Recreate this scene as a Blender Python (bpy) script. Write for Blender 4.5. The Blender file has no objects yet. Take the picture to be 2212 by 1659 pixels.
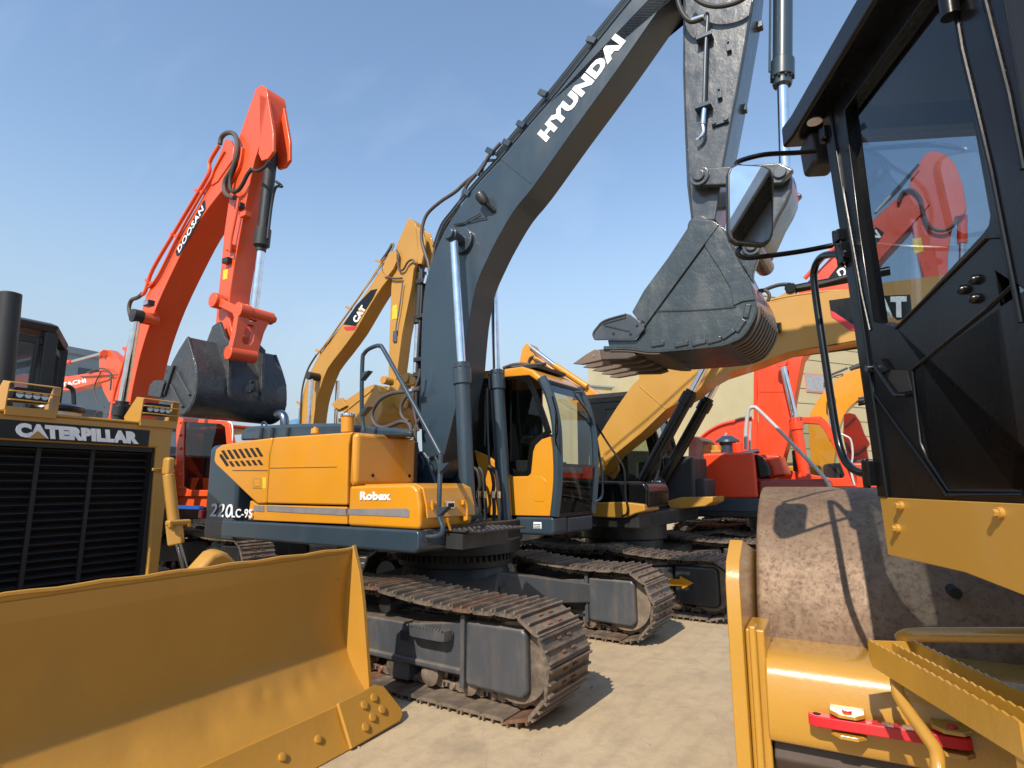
import bpy, bmesh, math, random
from mathutils import Vector, Matrix
random.seed(7)
S = bpy.context.scene
COL = S.collection
# ------------------------------------------------------------------ camera, sky, sun, exposure
W2, H2 = 2212.0, 1659.0            # working picture units
FPX, EYE = 1260.0, 1.62
PITCH = math.atan(215 / FPX)
cd = bpy.data.cameras.new('camera'); cam = bpy.data.objects.new('camera', cd); COL.objects.link(cam)
cd.sensor_width = 36; cd.lens = FPX / W2 * 36; cd.clip_start = .05; cd.clip_end = 2000
cam.location = (0, 0, EYE); cam.rotation_euler = (math.pi / 2 + PITCH, 0, 0)
S.camera = cam
SUN = Vector((-.46, -.89, .90)).normalized()
el = math.asin(SUN.z); az = math.atan2(SUN.x, SUN.y)
w = bpy.data.worlds.new("World"); S.world = w; w.use_nodes = True
nt = w.node_tree; bg = nt.nodes['Background']
sk = nt.nodes.new('ShaderNodeTexSky'); sk.sky_type = 'NISHITA'; sk.sun_disc = False
sk.sun_elevation = el; sk.sun_rotation = az; sk.air_density = 1.3; sk.dust_density = .25; sk.ozone_density = 1.5
# a few very thin high cirrus streaks, fixed in the sky by direction
tc = nt.nodes.new('ShaderNodeTexCoord'); mp = nt.nodes.new('ShaderNodeMapping'); mp.inputs['Scale'].default_value = (2.2, 7, 1.3)
mp.inputs['Rotation'].default_value = (0, .6, .5)
no = nt.nodes.new('ShaderNodeTexNoise'); no.inputs['Scale'].default_value = 1.6; no.inputs['Detail'].default_value = 6
cr = nt.nodes.new('ShaderNodeMapRange'); cr.inputs[1].default_value = .52; cr.inputs[2].default_value = .85; cr.inputs[3].default_value = 0; cr.inputs[4].default_value = .09
mxs = nt.nodes.new('ShaderNodeMix'); mxs.data_type = 'RGBA'; mxs.inputs[7].default_value = (7.2, 7.8, 8.6, 1)
nt.links.new(tc.outputs['Generated'], mp.inputs[0]); nt.links.new(mp.outputs[0], no.inputs['Vector'])
nt.links.new(no.outputs['Fac'], cr.inputs[0]); nt.links.new(cr.outputs[0], mxs.inputs[0])
sep = nt.nodes.new('ShaderNodeSeparateXYZ'); nt.links.new(tc.outputs['Generated'], sep.inputs[0])
hz = nt.nodes.new('ShaderNodeMapRange'); hz.interpolation_type = 'SMOOTHSTEP'; hz.inputs[1].default_value = .02; hz.inputs[2].default_value = .50; hz.inputs[3].default_value = .96; hz.inputs[4].default_value = 0; nt.links.new(sep.outputs[2], hz.inputs[0])
hm = nt.nodes.new('ShaderNodeMix'); hm.data_type = 'RGBA'; hm.inputs[7].default_value = (2.15, 2.65, 3.15, 1); nt.links.new(hz.outputs[0], hm.inputs[0]); nt.links.new(sk.outputs[0], hm.inputs[6])
nt.links.new(hm.outputs[2], mxs.inputs[6]); nt.links.new(mxs.outputs[2], bg.inputs[0]); bg.inputs[1].default_value = .135
sl = bpy.data.lights.new('sun', 'SUN'); sl.energy = 3.7; sl.angle = math.radians(.53); sl.color = (1, .91, .78)
so = bpy.data.objects.new('sun', sl); COL.objects.link(so); so.location = SUN * 60
so.rotation_euler = SUN.to_track_quat('Z', 'Y').to_euler()
S.view_settings.view_transform = 'Standard'; S.view_settings.look = 'None'; S.view_settings.gamma = 1
S.view_settings.exposure = 0.62
S.render.engine = 'CYCLES'; S.cycles.max_bounces = 8; S.cycles.transparent_max_bounces = 16

# ------------------------------------------------------------------ measuring helpers
SC = W2 / 4032
CAM0 = Vector((0, 0, EYE))
def ray(x, y):
    a = (x - W2 / 2) / FPX; b = -(y - H2 / 2) / FPX
    return Vector((a, math.cos(PITCH) - b * math.sin(PITCH), math.sin(PITCH) + b * math.cos(PITCH)))
K = dict(a1=(0,900,1.5085), a2=(0,1500,1.08875), a3=(400,300,1.185), a4=(1100,800,1.8433), a5=(750,1300,1.6385), a6=(1300,1900,1.58),
         b1=(1600,0,1.5085), b2=(2200,700,1.6592), b3=(1700,1300,1.84375), b4=(2200,1300,1.3823), b5=(2800,0,1.276), b6=(3000,1200,1.6589), b7=(2800,1850,1.4131), g=(0,0,SC))
def q(c, x, y):
    o = K[c]; return ((x / o[2] + o[0]) * SC, (y / o[2] + o[1]) * SC)
class Frame:
    """a machine's own axes: +x its front, +y its left, z up"""
    def __init__(s, o, deg):
        a = math.radians(deg); s.deg = deg; s.o = Vector((o[0], o[1], 0)); s.f = Vector((math.cos(a), math.sin(a), 0)); s.l = Vector((-math.sin(a), math.cos(a), 0))
    def y(s, c, p, Y):
        d = ray(*q(c, *p)); t = (Y - (CAM0 - s.o).dot(s.l)) / d.dot(s.l); v = CAM0 + d * t - s.o; return (v.dot(s.f), v.z)
    def x(s, c, p, X):
        d = ray(*q(c, *p)); t = (X - (CAM0 - s.o).dot(s.f)) / d.dot(s.f); v = CAM0 + d * t - s.o; return (v.dot(s.l), v.z)
    def z(s, c, p, Z):
        d = ray(*q(c, *p)); t = (Z - EYE) / d.z; v = CAM0 + d * t - s.o; return (v.dot(s.f), v.dot(s.l))
    def ys(s, c, pts, Y): return [s.y(c, p, Y) for p in pts]
    def xs(s, c, pts, X): return [s.x(c, p, X) for p in pts]
    def p3(s, c, p, Y): v = s.y(c, p, Y); return Vector((v[0], Y, v[1]))
    def px3(s, c, p, X): v = s.x(c, p, X); return Vector((X, v[0], v[1]))
    def t(s, c, pts, Y): return [s.p3(c, p, Y) for p in pts]
    def world(s, x, y, z=0): return s.o + s.f * x + s.l * y + Vector((0, 0, z))
    def sub(s, x, y): return Frame(s.world(x, y), s.deg)
def ground_at(x, y):
    d = ray(x, y); return CAM0 + d * (-EYE / d.z)

# ------------------------------------------------------------------ mesh helper
class MB:
    def __init__(s): s.bm = bmesh.new(); s.mi = 0; s.sm = set()
    def loops(s, rings, close=True, caps=True, smooth=False):
        vs = [[s.bm.verts.new(p) for p in r] for r in rings]; n = len(rings[0])
        for a, b in zip(vs, vs[1:]):
            for i in range(n if close else n - 1):
                f = s.bm.faces.new((a[i], a[(i + 1) % n], b[(i + 1) % n], b[i])); f.material_index = s.mi; f.smooth = smooth
        if caps:
            for r in (vs[0], vs[-1]):
                f = s.bm.faces.new(r); f.material_index = s.mi
        return s
    def py(s, poly, y0, y1): return s.loops([[(x, y0, z) for x, z in poly], [(x, y1, z) for x, z in poly]])
    def px(s, poly, x0, x1): return s.loops([[(x0, y, z) for y, z in poly], [(x1, y, z) for y, z in poly]])
    def pz(s, poly, z0, z1): return s.loops([[(x, y, z0) for x, y in poly], [(x, y, z1) for x, y in poly]])
    def box(s, x0, x1, y0, y1, z0, z1): return s.pz([(x0, y0), (x1, y0), (x1, y1), (x0, y1)], z0, z1)
    def bar(s, a, b, w_, h_, up=(0, 0, 1)):
        a = Vector(a); b = Vector(b); d = (b - a).normalized(); u = Vector(up); u = (u - d * u.dot(d)).normalized(); r = d.cross(u)
        o = [r * w_ / 2 + u * h_ / 2, -r * w_ / 2 + u * h_ / 2, -r * w_ / 2 - u * h_ / 2, r * w_ / 2 - u * h_ / 2]
        return s.loops([[a + v for v in o], [b + v for v in o]])
    def tube(s, pts, r, n=10, curve=True, sub=5):
        P = [Vector(p) for p in pts]
        if curve and len(P) > 2:
            Q = []
            for i in range(len(P) - 1):
                p0 = P[max(i - 1, 0)]; p1 = P[i]; p2 = P[i + 1]; p3 = P[min(i + 2, len(P) - 1)]
                for k in range(sub):
                    t = k / sub
                    Q.append(.5 * ((2 * p1) + (p2 - p0) * t + (2 * p0 - 5 * p1 + 4 * p2 - p3) * t * t + (3 * p1 - p0 - 3 * p2 + p3) * t ** 3))
            Q.append(P[-1]); P = Q
        T = [(P[min(i + 1, len(P) - 1)] - P[max(i - 1, 0)]).normalized() for i in range(len(P))]
        u = T[0].orthogonal().normalized(); rings = []
        for i, p in enumerate(P):
            u = (u - T[i] * u.dot(T[i])).normalized(); v = T[i].cross(u)
            rr = r(i / (len(P) - 1)) if callable(r) else r
            rings.append([p + (u * math.cos(a) + v * math.sin(a)) * rr for a in [2 * math.pi * k / n for k in range(n)]])
        return s.loops(rings, smooth=True)
    def cyl(s, a, b, r0, r1=None, n=24):
        a = Vector(a); b = Vector(b); r1 = r0 if r1 is None else r1; t = (b - a).normalized(); u = t.orthogonal().normalized(); v = t.cross(u)
        return s.loops([[p + (u * math.cos(2 * math.pi * k / n) + v * math.sin(2 * math.pi * k / n)) * r for k in range(n)] for p, r in ((a, r0), (b, r1))], smooth=True)
    def lathe(s, a, b, prof, n=28):
        """prof: (fraction along a-b, radius)"""
        a = Vector(a); b = Vector(b); t = (b - a).normalized(); u = t.orthogonal().normalized(); v = t.cross(u)
        return s.loops([[a + (b - a) * f + (u * math.cos(2 * math.pi * k / n) + v * math.sin(2 * math.pi * k / n)) * max(r, .0005) for k in range(n)] for f, r in prof], smooth=True)
    def sheet(s, curve, t, y0, y1):
        """a bent plate of thickness t, its profile in xz, running from y0 to y1"""
        n = len(curve); out = []
        for i, (x, z) in enumerate(curve):
            a = curve[max(i - 1, 0)]; b = curve[min(i + 1, n - 1)]; d = Vector((b[0] - a[0], b[1] - a[1])).normalized(); out.append((x - d.y * t, z + d.x * t))
        return s.py(list(curve) + out[::-1], y0, y1)
    def build(s, name, mats, parent=None, bevel=0, seg=2, ang=35, label=None, sub=0):
        bmesh.ops.recalc_face_normals(s.bm, faces=s.bm.faces)
        me = bpy.data.meshes.new(name); s.bm.to_mesh(me); s.bm.free()
        for m in (mats if isinstance(mats, (list, tuple)) else [mats]): me.materials.append(m)
        o = bpy.data.objects.new(name, me); COL.objects.link(o)
        if parent is not None: o.parent = parent
        if bevel:
            b = o.modifiers.new('bevel', 'BEVEL'); b.width = bevel; b.segments = seg; b.limit_method = 'ANGLE'; b.angle_limit = math.radians(ang); b.harden_normals = True; b.use_clamp_overlap = True
            for p in me.polygons: p.use_smooth = True
        else:
            me.set_sharp_from_angle(angle=math.radians(ang)) if hasattr(me, 'set_sharp_from_angle') else None
        if label: o['label'] = label
        return o
def arc(cx, cz, r, a0, a1, n): return [(cx + r * math.cos(math.radians(a0 + (a1 - a0) * i / n)), cz + r * math.sin(math.radians(a0 + (a1 - a0) * i / n))) for i in range(n + 1)]
def spl(pts, sub=5):
    P = [Vector(p) for p in pts]; Q = []
    for i in range(len(P) - 1):
        p0 = P[max(i - 1, 0)]; p1 = P[i]; p2 = P[i + 1]; p3 = P[min(i + 2, len(P) - 1)]
        for k in range(sub):
            t = k / sub; Q.append(.5 * ((2 * p1) + (p2 - p0) * t + (2 * p0 - 5 * p1 + 4 * p2 - p3) * t * t + (3 * p1 - p0 - 3 * p2 + p3) * t ** 3))
    Q.append(P[-1]); return [tuple(v) for v in Q]
def thing(name, label, cat, fr=None, group=None, loc=None):
    o = bpy.data.objects.new(name, None); COL.objects.link(o); o.empty_display_size = .3
    if fr: o.location = fr.o; o.rotation_euler = (0, 0, math.radians(fr.deg))
    if loc is not None: o.location = loc
    o['label'] = label; o['category'] = cat
    if group: o['group'] = group
    return o
def struct(o): o['kind'] = 'structure'; return o
def text(parent, body, p0, p1, p3, mat, ex=.004, fat=.02, name='lettering', shear=0):
    """raised lettering stretched over the parallelogram p0 (lower left), p1 (lower right), p3 (upper left)"""
    cu = bpy.data.curves.new('t', 'FONT'); cu.body = body; cu.offset = fat; cu.shear = shear; cu.resolution_u = 3; cu.space_character = 1.08
    ob = bpy.data.objects.new('t', cu); COL.objects.link(ob)
    dg = bpy.context.evaluated_depsgraph_get(); me = bpy.data.meshes.new_from_object(ob.evaluated_get(dg)); bpy.data.objects.remove(ob)
    p0, p1, p3 = Vector(p0), Vector(p1), Vector(p3)
    xs = [v.co.x for v in me.vertices]; ys = [v.co.y for v in me.vertices]; x0, x1, y0, y1 = min(xs), max(xs), min(ys), max(ys)
    n = (p1 - p0).cross(p3 - p0).normalized()
    bm = bmesh.new(); bm.from_mesh(me); bpy.data.meshes.remove(me)
    for v in bm.verts: v.co = p0 + (p1 - p0) * ((v.co.x - x0) / (x1 - x0)) + (p3 - p0) * ((v.co.y - y0) / (y1 - y0)) + n * ex
    g = bmesh.ops.extrude_face_region(bm, geom=bm.faces[:])
    for e in g['geom']:
        if isinstance(e, bmesh.types.BMVert): e.co -= n * (ex + .004)
    m = MB(); m.bm.free(); m.bm = bm
    return m.build(name, mat, parent)

# ------------------------------------------------------------------ materials
MATS = {}
def base(name):
    m = bpy.data.materials.new(name); m.use_nodes = True; return m, m.node_tree, m.node_tree.nodes['Principled BSDF']
def nz(nt, scale, detail=5, rough=.55, stretch=None, src='Object'):
    t = nt.nodes.new('ShaderNodeTexCoord'); n = nt.nodes.new('ShaderNodeTexNoise'); n.inputs['Scale'].default_value = scale; n.inputs['Detail'].default_value = detail; n.inputs['Roughness'].default_value = rough
    if stretch:
        mp = nt.nodes.new('ShaderNodeMapping'); mp.inputs['Scale'].default_value = stretch; nt.links.new(t.outputs[src], mp.inputs[0]); nt.links.new(mp.outputs[0], n.inputs['Vector'])
    else: nt.links.new(t.outputs[src], n.inputs['Vector'])
    return n.outputs['Fac']
def ramp(nt, fac, a, b, lo=0, hi=1):
    r = nt.nodes.new('ShaderNodeMapRange'); r.inputs[1].default_value = a; r.inputs[2].default_value = b; r.inputs[3].default_value = lo; r.inputs[4].default_value = hi; nt.links.new(fac, r.inputs[0]); return r.outputs[0]
def mix(nt, fac, a, b):
    n = nt.nodes.new('ShaderNodeMix'); n.data_type = 'RGBA'
    if isinstance(fac, float): n.inputs[0].default_value = fac
    else: nt.links.new(fac, n.inputs[0])
    for i, c in ((6, a), (7, b)):
        if isinstance(c, tuple): n.inputs[i].default_value = (*c, 1)
        else: nt.links.new(c, n.inputs[i])
    return n.outputs[2]
def bump(nt, bs, h, strength, dist=.01):
    b = nt.nodes.new('ShaderNodeBump'); b.inputs['Strength'].default_value = strength; b.inputs['Distance'].default_value = dist; nt.links.new(h, b.inputs['Height']); nt.links.new(b.outputs[0], bs.inputs['Normal']); return b
def paint(name, col, rough=.32, coat=.35, dirt=.25, dirtcol=(.30, .23, .15), wob=.0, wobscale=8, dscale=3, metal=0, spec=.5, settle=0):
    m, nt, bs = base(name)
    n1 = nz(nt, dscale, 8, .65, (1, 1, .45)); n2 = nz(nt, 60, 3)
    var = mix(nt, ramp(nt, nz(nt, 1.3, 3), .35, .7), tuple(c * .93 for c in col), tuple(min(c * 1.05, 1) for c in col))
    f = ramp(nt, n1, .50, .78, 0, dirt)
    if settle:
        ge = nt.nodes.new('ShaderNodeNewGeometry'); sp = nt.nodes.new('ShaderNodeSeparateXYZ'); nt.links.new(ge.outputs['Normal'], sp.inputs[0])
        up_ = ramp(nt, sp.outputs[2], .35, .9, 0, settle); st = ramp(nt, nz(nt, 7, 5, .7, (1, 1, .12)), .52, .72, 0, settle * .35)
        mm = nt.nodes.new('ShaderNodeMath'); mm.operation = 'MULTIPLY'; nt.links.new(up_, mm.inputs[0]); nt.links.new(ramp(nt, nz(nt, 5, 6), .3, .6, .45, 1), mm.inputs[1])
        m2 = nt.nodes.new('ShaderNodeMath'); m2.operation = 'ADD'; nt.links.new(mm.outputs[0], m2.inputs[0]); nt.links.new(f, m2.inputs[1]); m3 = nt.nodes.new('ShaderNodeMath'); m3.operation = 'ADD'; m3.use_clamp = True; nt.links.new(m2.outputs[0], m3.inputs[0]); nt.links.new(st, m3.inputs[1]); f = m3.outputs[0]
    c = mix(nt, f, var, dirtcol); nt.links.new(c, bs.inputs['Base Color'])
    nt.links.new(ramp(nt, n1, .3, .75, rough * .8, min(rough * 1.7, 1)), bs.inputs['Roughness'])
    bs.inputs['Coat Weight'].default_value = coat; bs.inputs['Coat Roughness'].default_value = .12; bs.inputs['Metallic'].default_value = metal; bs.inputs['Specular IOR Level'].default_value = spec
    if wob: bump(nt, bs, nz(nt, wobscale, 4, .6), wob, .02)
    else: bump(nt, bs, n2, .05, .002)
    return m
def plain(name, col, rough=.5, metal=0., em=None):
    m, nt, bs = base(name); c = mix(nt, ramp(nt, nz(nt, 9, 5), .3, .7), tuple(x * .85 for x in col), tuple(min(1, x * 1.12) for x in col)); nt.links.new(c, bs.inputs['Base Color'])
    bs.inputs['Roughness'].default_value = rough; bs.inputs['Metallic'].default_value = metal; return m
def glass(name, tint, refl=.9, ior=1.5):
    m, nt, bs = base(name); nt.nodes.remove(bs); out = nt.nodes['Material Output']
    tr = nt.nodes.new('ShaderNodeBsdfTransparent'); tr.inputs[0].default_value = (*tint, 1); gl = nt.nodes.new('ShaderNodeBsdfGlossy'); gl.inputs['Roughness'].default_value = .015; gl.inputs[0].default_value = (refl, refl, refl, 1)
    fr = nt.nodes.new('ShaderNodeFresnel'); fr.inputs[0].default_value = ior; mx = nt.nodes.new('ShaderNodeMixShader')
    ge = nt.nodes.new('ShaderNodeNewGeometry'); iv = nt.nodes.new('ShaderNodeMath'); iv.operation = 'SUBTRACT'; iv.inputs[0].default_value = 1; nt.links.new(ge.outputs['Backfacing'], iv.inputs[1]); mu = nt.nodes.new('ShaderNodeMath'); mu.operation = 'MULTIPLY'; nt.links.new(fr.outputs[0], mu.inputs[0]); nt.links.new(iv.outputs[0], mu.inputs[1]); nt.links.new(mu.outputs[0], mx.inputs[0]); nt.links.new(tr.outputs[0], mx.inputs[1]); nt.links.new(gl.outputs[0], mx.inputs[2]); nt.links.new(mx.outputs[0], out.inputs[0]); return m
Y1 = paint('yellow paint', (.60, .25, .012), .3, .4, .10)
CY = paint('machine yellow paint', (.44, .225, .033), .38, .3, .25, (.42, .27, .10))
CYG = paint('glossy machine yellow', (.46, .235, .030), .24, .7, .18, (.40, .24, .07), wob=.12, wobscale=14)
def mat_blade():
    m = paint('blade yellow paint', (.44, .215, .026), .45, .1, .5, (.34, .19, .04), wob=.16, wobscale=7, dscale=2.2); nt = m.node_tree; bs = nt.nodes['Principled BSDF']
    src = bs.inputs['Base Color'].links[0].from_socket
    a_ = nz(nt, 26, 9, .78, (1, .6, 1)); b_ = nz(nt, 1.8, 4); mm = nt.nodes.new('ShaderNodeMath'); mm.operation = 'MULTIPLY'; nt.links.new(ramp(nt, a_, .62, .68, 0, .85), mm.inputs[0]); nt.links.new(ramp(nt, b_, .48, .62), mm.inputs[1])
    c = mix(nt, mm.outputs[0], src, (.17, .10, .045)); c = mix(nt, ramp(nt, nz(nt, 90, 4, .7), .45, .75, 0, .25), c, (.33, .18, .035)); nt.links.new(c, bs.inputs['Base Color']); return m
BY = mat_blade()
BY_old = paint('spare yellow paint', (.47, .25, .048), .42, .12, .6, (.38, .22, .07), wob=.25, wobscale=5, dscale=2)
OR = paint('orange paint', (.70, .085, .018), .33, .2, .12, (.5, .12, .06))
OR2 = paint('orange red paint', (.70, .055, .012), .3, .25, .10, (.5, .10, .05))
DG = paint('charcoal paint', (.025, .044, .062), .30, .25, .10, (.12, .12, .12))
DGW = paint('charcoal rippled paint', (.040, .048, .056), .26, .5, .35, (.15, .15, .15), wob=.22, wobscale=8, dscale=7)
DGB = paint('charcoal bucket paint', (.028, .039, .043), .28, .5, .55, (.11, .11, .105), wob=.35, wobscale=9, dscale=6)
FG = paint('grey frame paint', (.052, .057, .066), .45, .12, .55, (.17, .13, .095), dscale=5, settle=.75)
BK = paint('black paint', (.004, .0045, .005), .22, .12, .10, (.04, .04, .04), wob=.05, wobscale=9, spec=.3)
BKM = paint('matt black paint', (.014, .015, .017), .45, .1, .3, (.06, .055, .05), settle=.35)
BB = paint('black bucket paint', (.034, .037, .041), .38, .2, .5, (.09, .085, .08), wob=.8, wobscale=12, dscale=5)
RB = plain('black rubber', (.022, .021, .020), .6)
HS = plain('grey brown hose rubber', (.07, .055, .045), .55)
CH = plain('chrome', (.82, .83, .85), .13, 1.0)
CHD = plain('dull chrome', (.22, .24, .28), .25, 1.0)
WH = plain('white lettering', (.86, .86, .86), .5)
RD = paint('red paint', (.55, .012, .02), .35, .3, .1)
REF = plain('grey reflective strip', (.20, .19, .19), .4)
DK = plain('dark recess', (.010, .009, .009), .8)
BRZ = plain('worn brown steel', (.085, .062, .048), .6, .25)
TTH = plain('worn tooth steel', (.21, .155, .12), .5, .4)
YL = plain('yellow label', (.75, .50, .03), .5)
LM = plain('lamp lens', (.45, .45, .47), .12, .7)
SEAT = plain('dark seat cloth', (.02, .02, .022), .8)
MIR = plain('mirror glass', (.80, .84, .88), .02, 1.0)
GLS = glass('tinted cab glass', (.80, .84, .81)); GLD = glass('dark tinted cab glass', (.64, .68, .72)); GLV = glass('very dark glass', (.56, .57, .58)); GLC = glass('clear cab glass', (.80, .83, .84)); GLW = glass('windscreen glass', (.55, .60, .57))
def mat_shoe():
    m, nt, bs = base('track steel'); a = nz(nt, 5, 8, .7); b = nz(nt, 30, 6, .7)
    c = mix(nt, ramp(nt, a, .40, .62), (.10, .086, .070), (.27, .205, .15)); c = mix(nt, ramp(nt, b, .52, .72), c, (.16, .10, .065))
    oi = nt.nodes.new('ShaderNodeObjectInfo'); c = mix(nt, ramp(nt, oi.outputs['Random'], 0, .6, .5, 0), c, (.26, .20, .145)); c = mix(nt, ramp(nt, oi.outputs['Random'], .90, 1, 0, .6), c, (.22, .085, .04))
    nt.links.new(c, bs.inputs['Base Color']); nt.links.new(ramp(nt, a, .3, .7, .38, .8), bs.inputs['Roughness']); bs.inputs['Metallic'].default_value = .35
    bump(nt, bs, b, .5, .006); return m
SHOE = mat_shoe()
BF = paint('black frame paint', (.02, .021, .023), .42, .15, .5, (.12, .09, .065), dscale=4, settle=.6)
GRL = plain('grille black', (.009, .009, .010), .55)
RUST = plain('rusty bolt', (.17, .075, .04), .8)
def mat_drum():
    m, nt, bs = base('rusty drum steel'); a = nz(nt, 4.5, 10, .78); b = nz(nt, 38, 8, .8); s_ = nz(nt, 6, 8, .75, (.35, 8, .35))
    c = mix(nt, ramp(nt, a, .38, .64), (.25, .165, .10), (.15, .088, .052)); c = mix(nt, ramp(nt, b, .50, .66, 0, .8), c, (.06, .036, .023)); c = mix(nt, ramp(nt, s_, .60, .72, 0, .6), c, (.32, .24, .155))
    nt.links.new(c, bs.inputs['Base Color']); nt.links.new(ramp(nt, b, .3, .7, .35, .75), bs.inputs['Roughness']); bs.inputs['Metallic'].default_value = .2
    bump(nt, bs, b, .55, .005); return m
DRUM = mat_drum()
def mat_ground():
    m, nt, bs = base('dusty concrete'); a = nz(nt, .35, 8, .6); b = nz(nt, 3.5, 10, .75); d = nz(nt, 45, 8, .8); e = nz(nt, 1.1, 12, .8)
    c = mix(nt, ramp(nt, a, .35, .68), (.43, .32, .19), (.51, .395, .245)); c = mix(nt, ramp(nt, b, .45, .70, 0, .75), c, (.28, .21, .135)); c = mix(nt, ramp(nt, e, .56, .66, 0, .5), c, (.25, .21, .16))
    c = mix(nt, ramp(nt, d, .55, .75, 0, .6), c, (.46, .39, .28))
    vo = nt.nodes.new('ShaderNodeTexVoronoi'); vo.feature = 'DISTANCE_TO_EDGE'; vo.inputs['Scale'].default_value = .55
    t = nt.nodes.new('ShaderNodeTexCoord'); wn = nt.nodes.new('ShaderNodeTexNoise'); wn.inputs['Scale'].default_value = 1.5; wn.inputs['Detail'].default_value = 6
    ad = nt.nodes.new('ShaderNodeMixRGB'); ad.blend_type = 'ADD'; ad.inputs[0].default_value = .35; nt.links.new(t.outputs['Object'], ad.inputs[1]); nt.links.new(wn.outputs['Color'], ad.inputs[2]); nt.links.new(t.outputs['Object'], wn.inputs['Vector']); nt.links.new(ad.outputs[0], vo.inputs['Vector'])
    c = mix(nt, ramp(nt, vo.outputs['Distance'], 0, .004, .25, 0), c, (.22, .175, .125))
    c = mix(nt, ramp(nt, nz(nt, .9, 7, .7, (1, .35, 1)), .60, .72, 0, .45), c, (.20, .16, .12)); c = mix(nt, ramp(nt, nz(nt, 7, 6, .8, (.3, 2, 1)), .60, .75, 0, .4), c, (.52, .46, .35))
    st_ = nz(nt, 1.7, 3, .5); c = mix(nt, ramp(nt, st_, .60, .70, 0, .5), c, (.20, .155, .11)); c = mix(nt, ramp(nt, nz(nt, 12, 9, .8), .50, .68, 0, .4), c, (.29, .225, .15))
    wv = nt.nodes.new('ShaderNodeTexWave'); wv.inputs['Scale'].default_value = 1.6; wv.inputs['Distortion'].default_value = 5; wv.inputs['Detail'].default_value = 4; mpp = nt.nodes.new('ShaderNodeMapping'); mpp.inputs['Rotation'].default_value = (0, 0, .6); nt.links.new(t.outputs['Object'], mpp.inputs[0]); nt.links.new(mpp.outputs[0], wv.inputs['Vector'])
    c = mix(nt, ramp(nt, wv.outputs['Fac'], .7, 1, 0, .16), c, (.25, .19, .13)); c = mix(nt, ramp(nt, nz(nt, 160, 3, .7), .35, .7, 0, .35), c, (.30, .235, .155))
    nt.links.new(c, bs.inputs['Base Color']); bs.inputs['Roughness'].default_value = .85
    bump(nt, bs, b, .35, .02); return m
GR = mat_ground()
def mat_wall(name, col, col2, size):
    m, nt, bs = base(name); a = nz(nt, .4, 6); c = mix(nt, ramp(nt, a, .35, .7), col, col2); nt.links.new(c, bs.inputs['Base Color']); bs.inputs['Roughness'].default_value = .75; return m
WB = mat_wall('beige wall panel', (.42, .36, .215), (.47, .41, .25), 1); WG = mat_wall('blue grey wall panel', (.20, .26, .30), (.24, .30, .34), 1)
WD = plain('window glass far', (.05, .07, .09), .15)

# ------------------------------------------------------------------ ground
g = MB(); g.bm.faces.new([g.bm.verts.new(p) for p in ((-600, -200, 0), (600, -200, 0), (600, 900, 0), (-600, 900, 0))])
struct(g.build('ground', GR))

# ------------------------------------------------------------------ crawler track
def shoe_mesh(w_, pitch, name, full=True):
    m = MB(); h = pitch / 2
    m.py([(-h + .004, 0), (-h + .02, -.012), (h - .02, -.010), (h + .012, .004), (h + .012, .014), (-h + .004, .012)], -w_ / 2, w_ / 2)
    for x in ((-h + .016), 0, (h - .018)):
        m.py([(x - .010, .010), (x - .006, .036), (x + .006, .036), (x + .010, .010)], -w_ / 2, w_ / 2)
    if full:
        m.mi = 1
        for x in (-.045, .045):
            for y in (-.085, -.055, .055, .085): m.cyl((x, y, .008), (x, y, .026), .011, n=6)
        m.mi = 0
        for y in (-.07, .07):        # chain links and bush on the inner side
            m.py(arc(-h * .55, -.058, .040, 200, 20, 6) + [(h * .6, -.02), (h + .02, -.035)] + arc(h * .75, -.065, .036, 40, -160, 6) + [(0, -.085)], y - .018, y + .018)
            m.mi = 2; m.box(-.028, -.006, y - .0205, y + .0205, -.068, -.035); m.box(.012, .034, y - .0205, y + .0205, -.068, -.035); m.mi = 0
        m.cyl((-h * .7, -.11, -.058), (-h * .7, .11, -.058), .02, n=10)
    bmesh.ops.recalc_face_normals(m.bm, faces=m.bm.faces)
    me = bpy.data.meshes.new(name); m.bm.to_mesh(me); m.bm.free()
    for mt in (SHOE, RUST, DK): me.materials.append(mt)
    return me
def chain_path(xf, xr, r, zc, sag):
    """closed path of shoe inner faces, from the front idler round under to the sprocket and back over the top"""
    P = [(xf + r * math.cos(a), zc + r * math.sin(a)) for a in [math.pi / 2 - math.pi * i / 24 for i in range(25)]]
    P += [(xf + (xr - xf) * i / 20, zc - r) for i in range(1, 20)]
    P += [(xr + r * math.cos(a), zc + r * math.sin(a)) for a in [-math.pi / 2 - math.pi * i / 24 for i in range(25)]]
    c1 = xf + (xr - xf) * .38; c2 = xf + (xr - xf) * .72; zt = zc + r + .06
    for (xa, za), (xb, zb) in (((xr, zc + r), (c2, zt)), ((c2, zt), (c1, zt)), ((c1, zt), (xf, zc + r))):
        for i in range(1, 9):
            t = i / 8; P.append((xa + (xb - xa) * t, za + (zb - za) * t - sag * 4 * t * (1 - t)))
    return P
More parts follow.
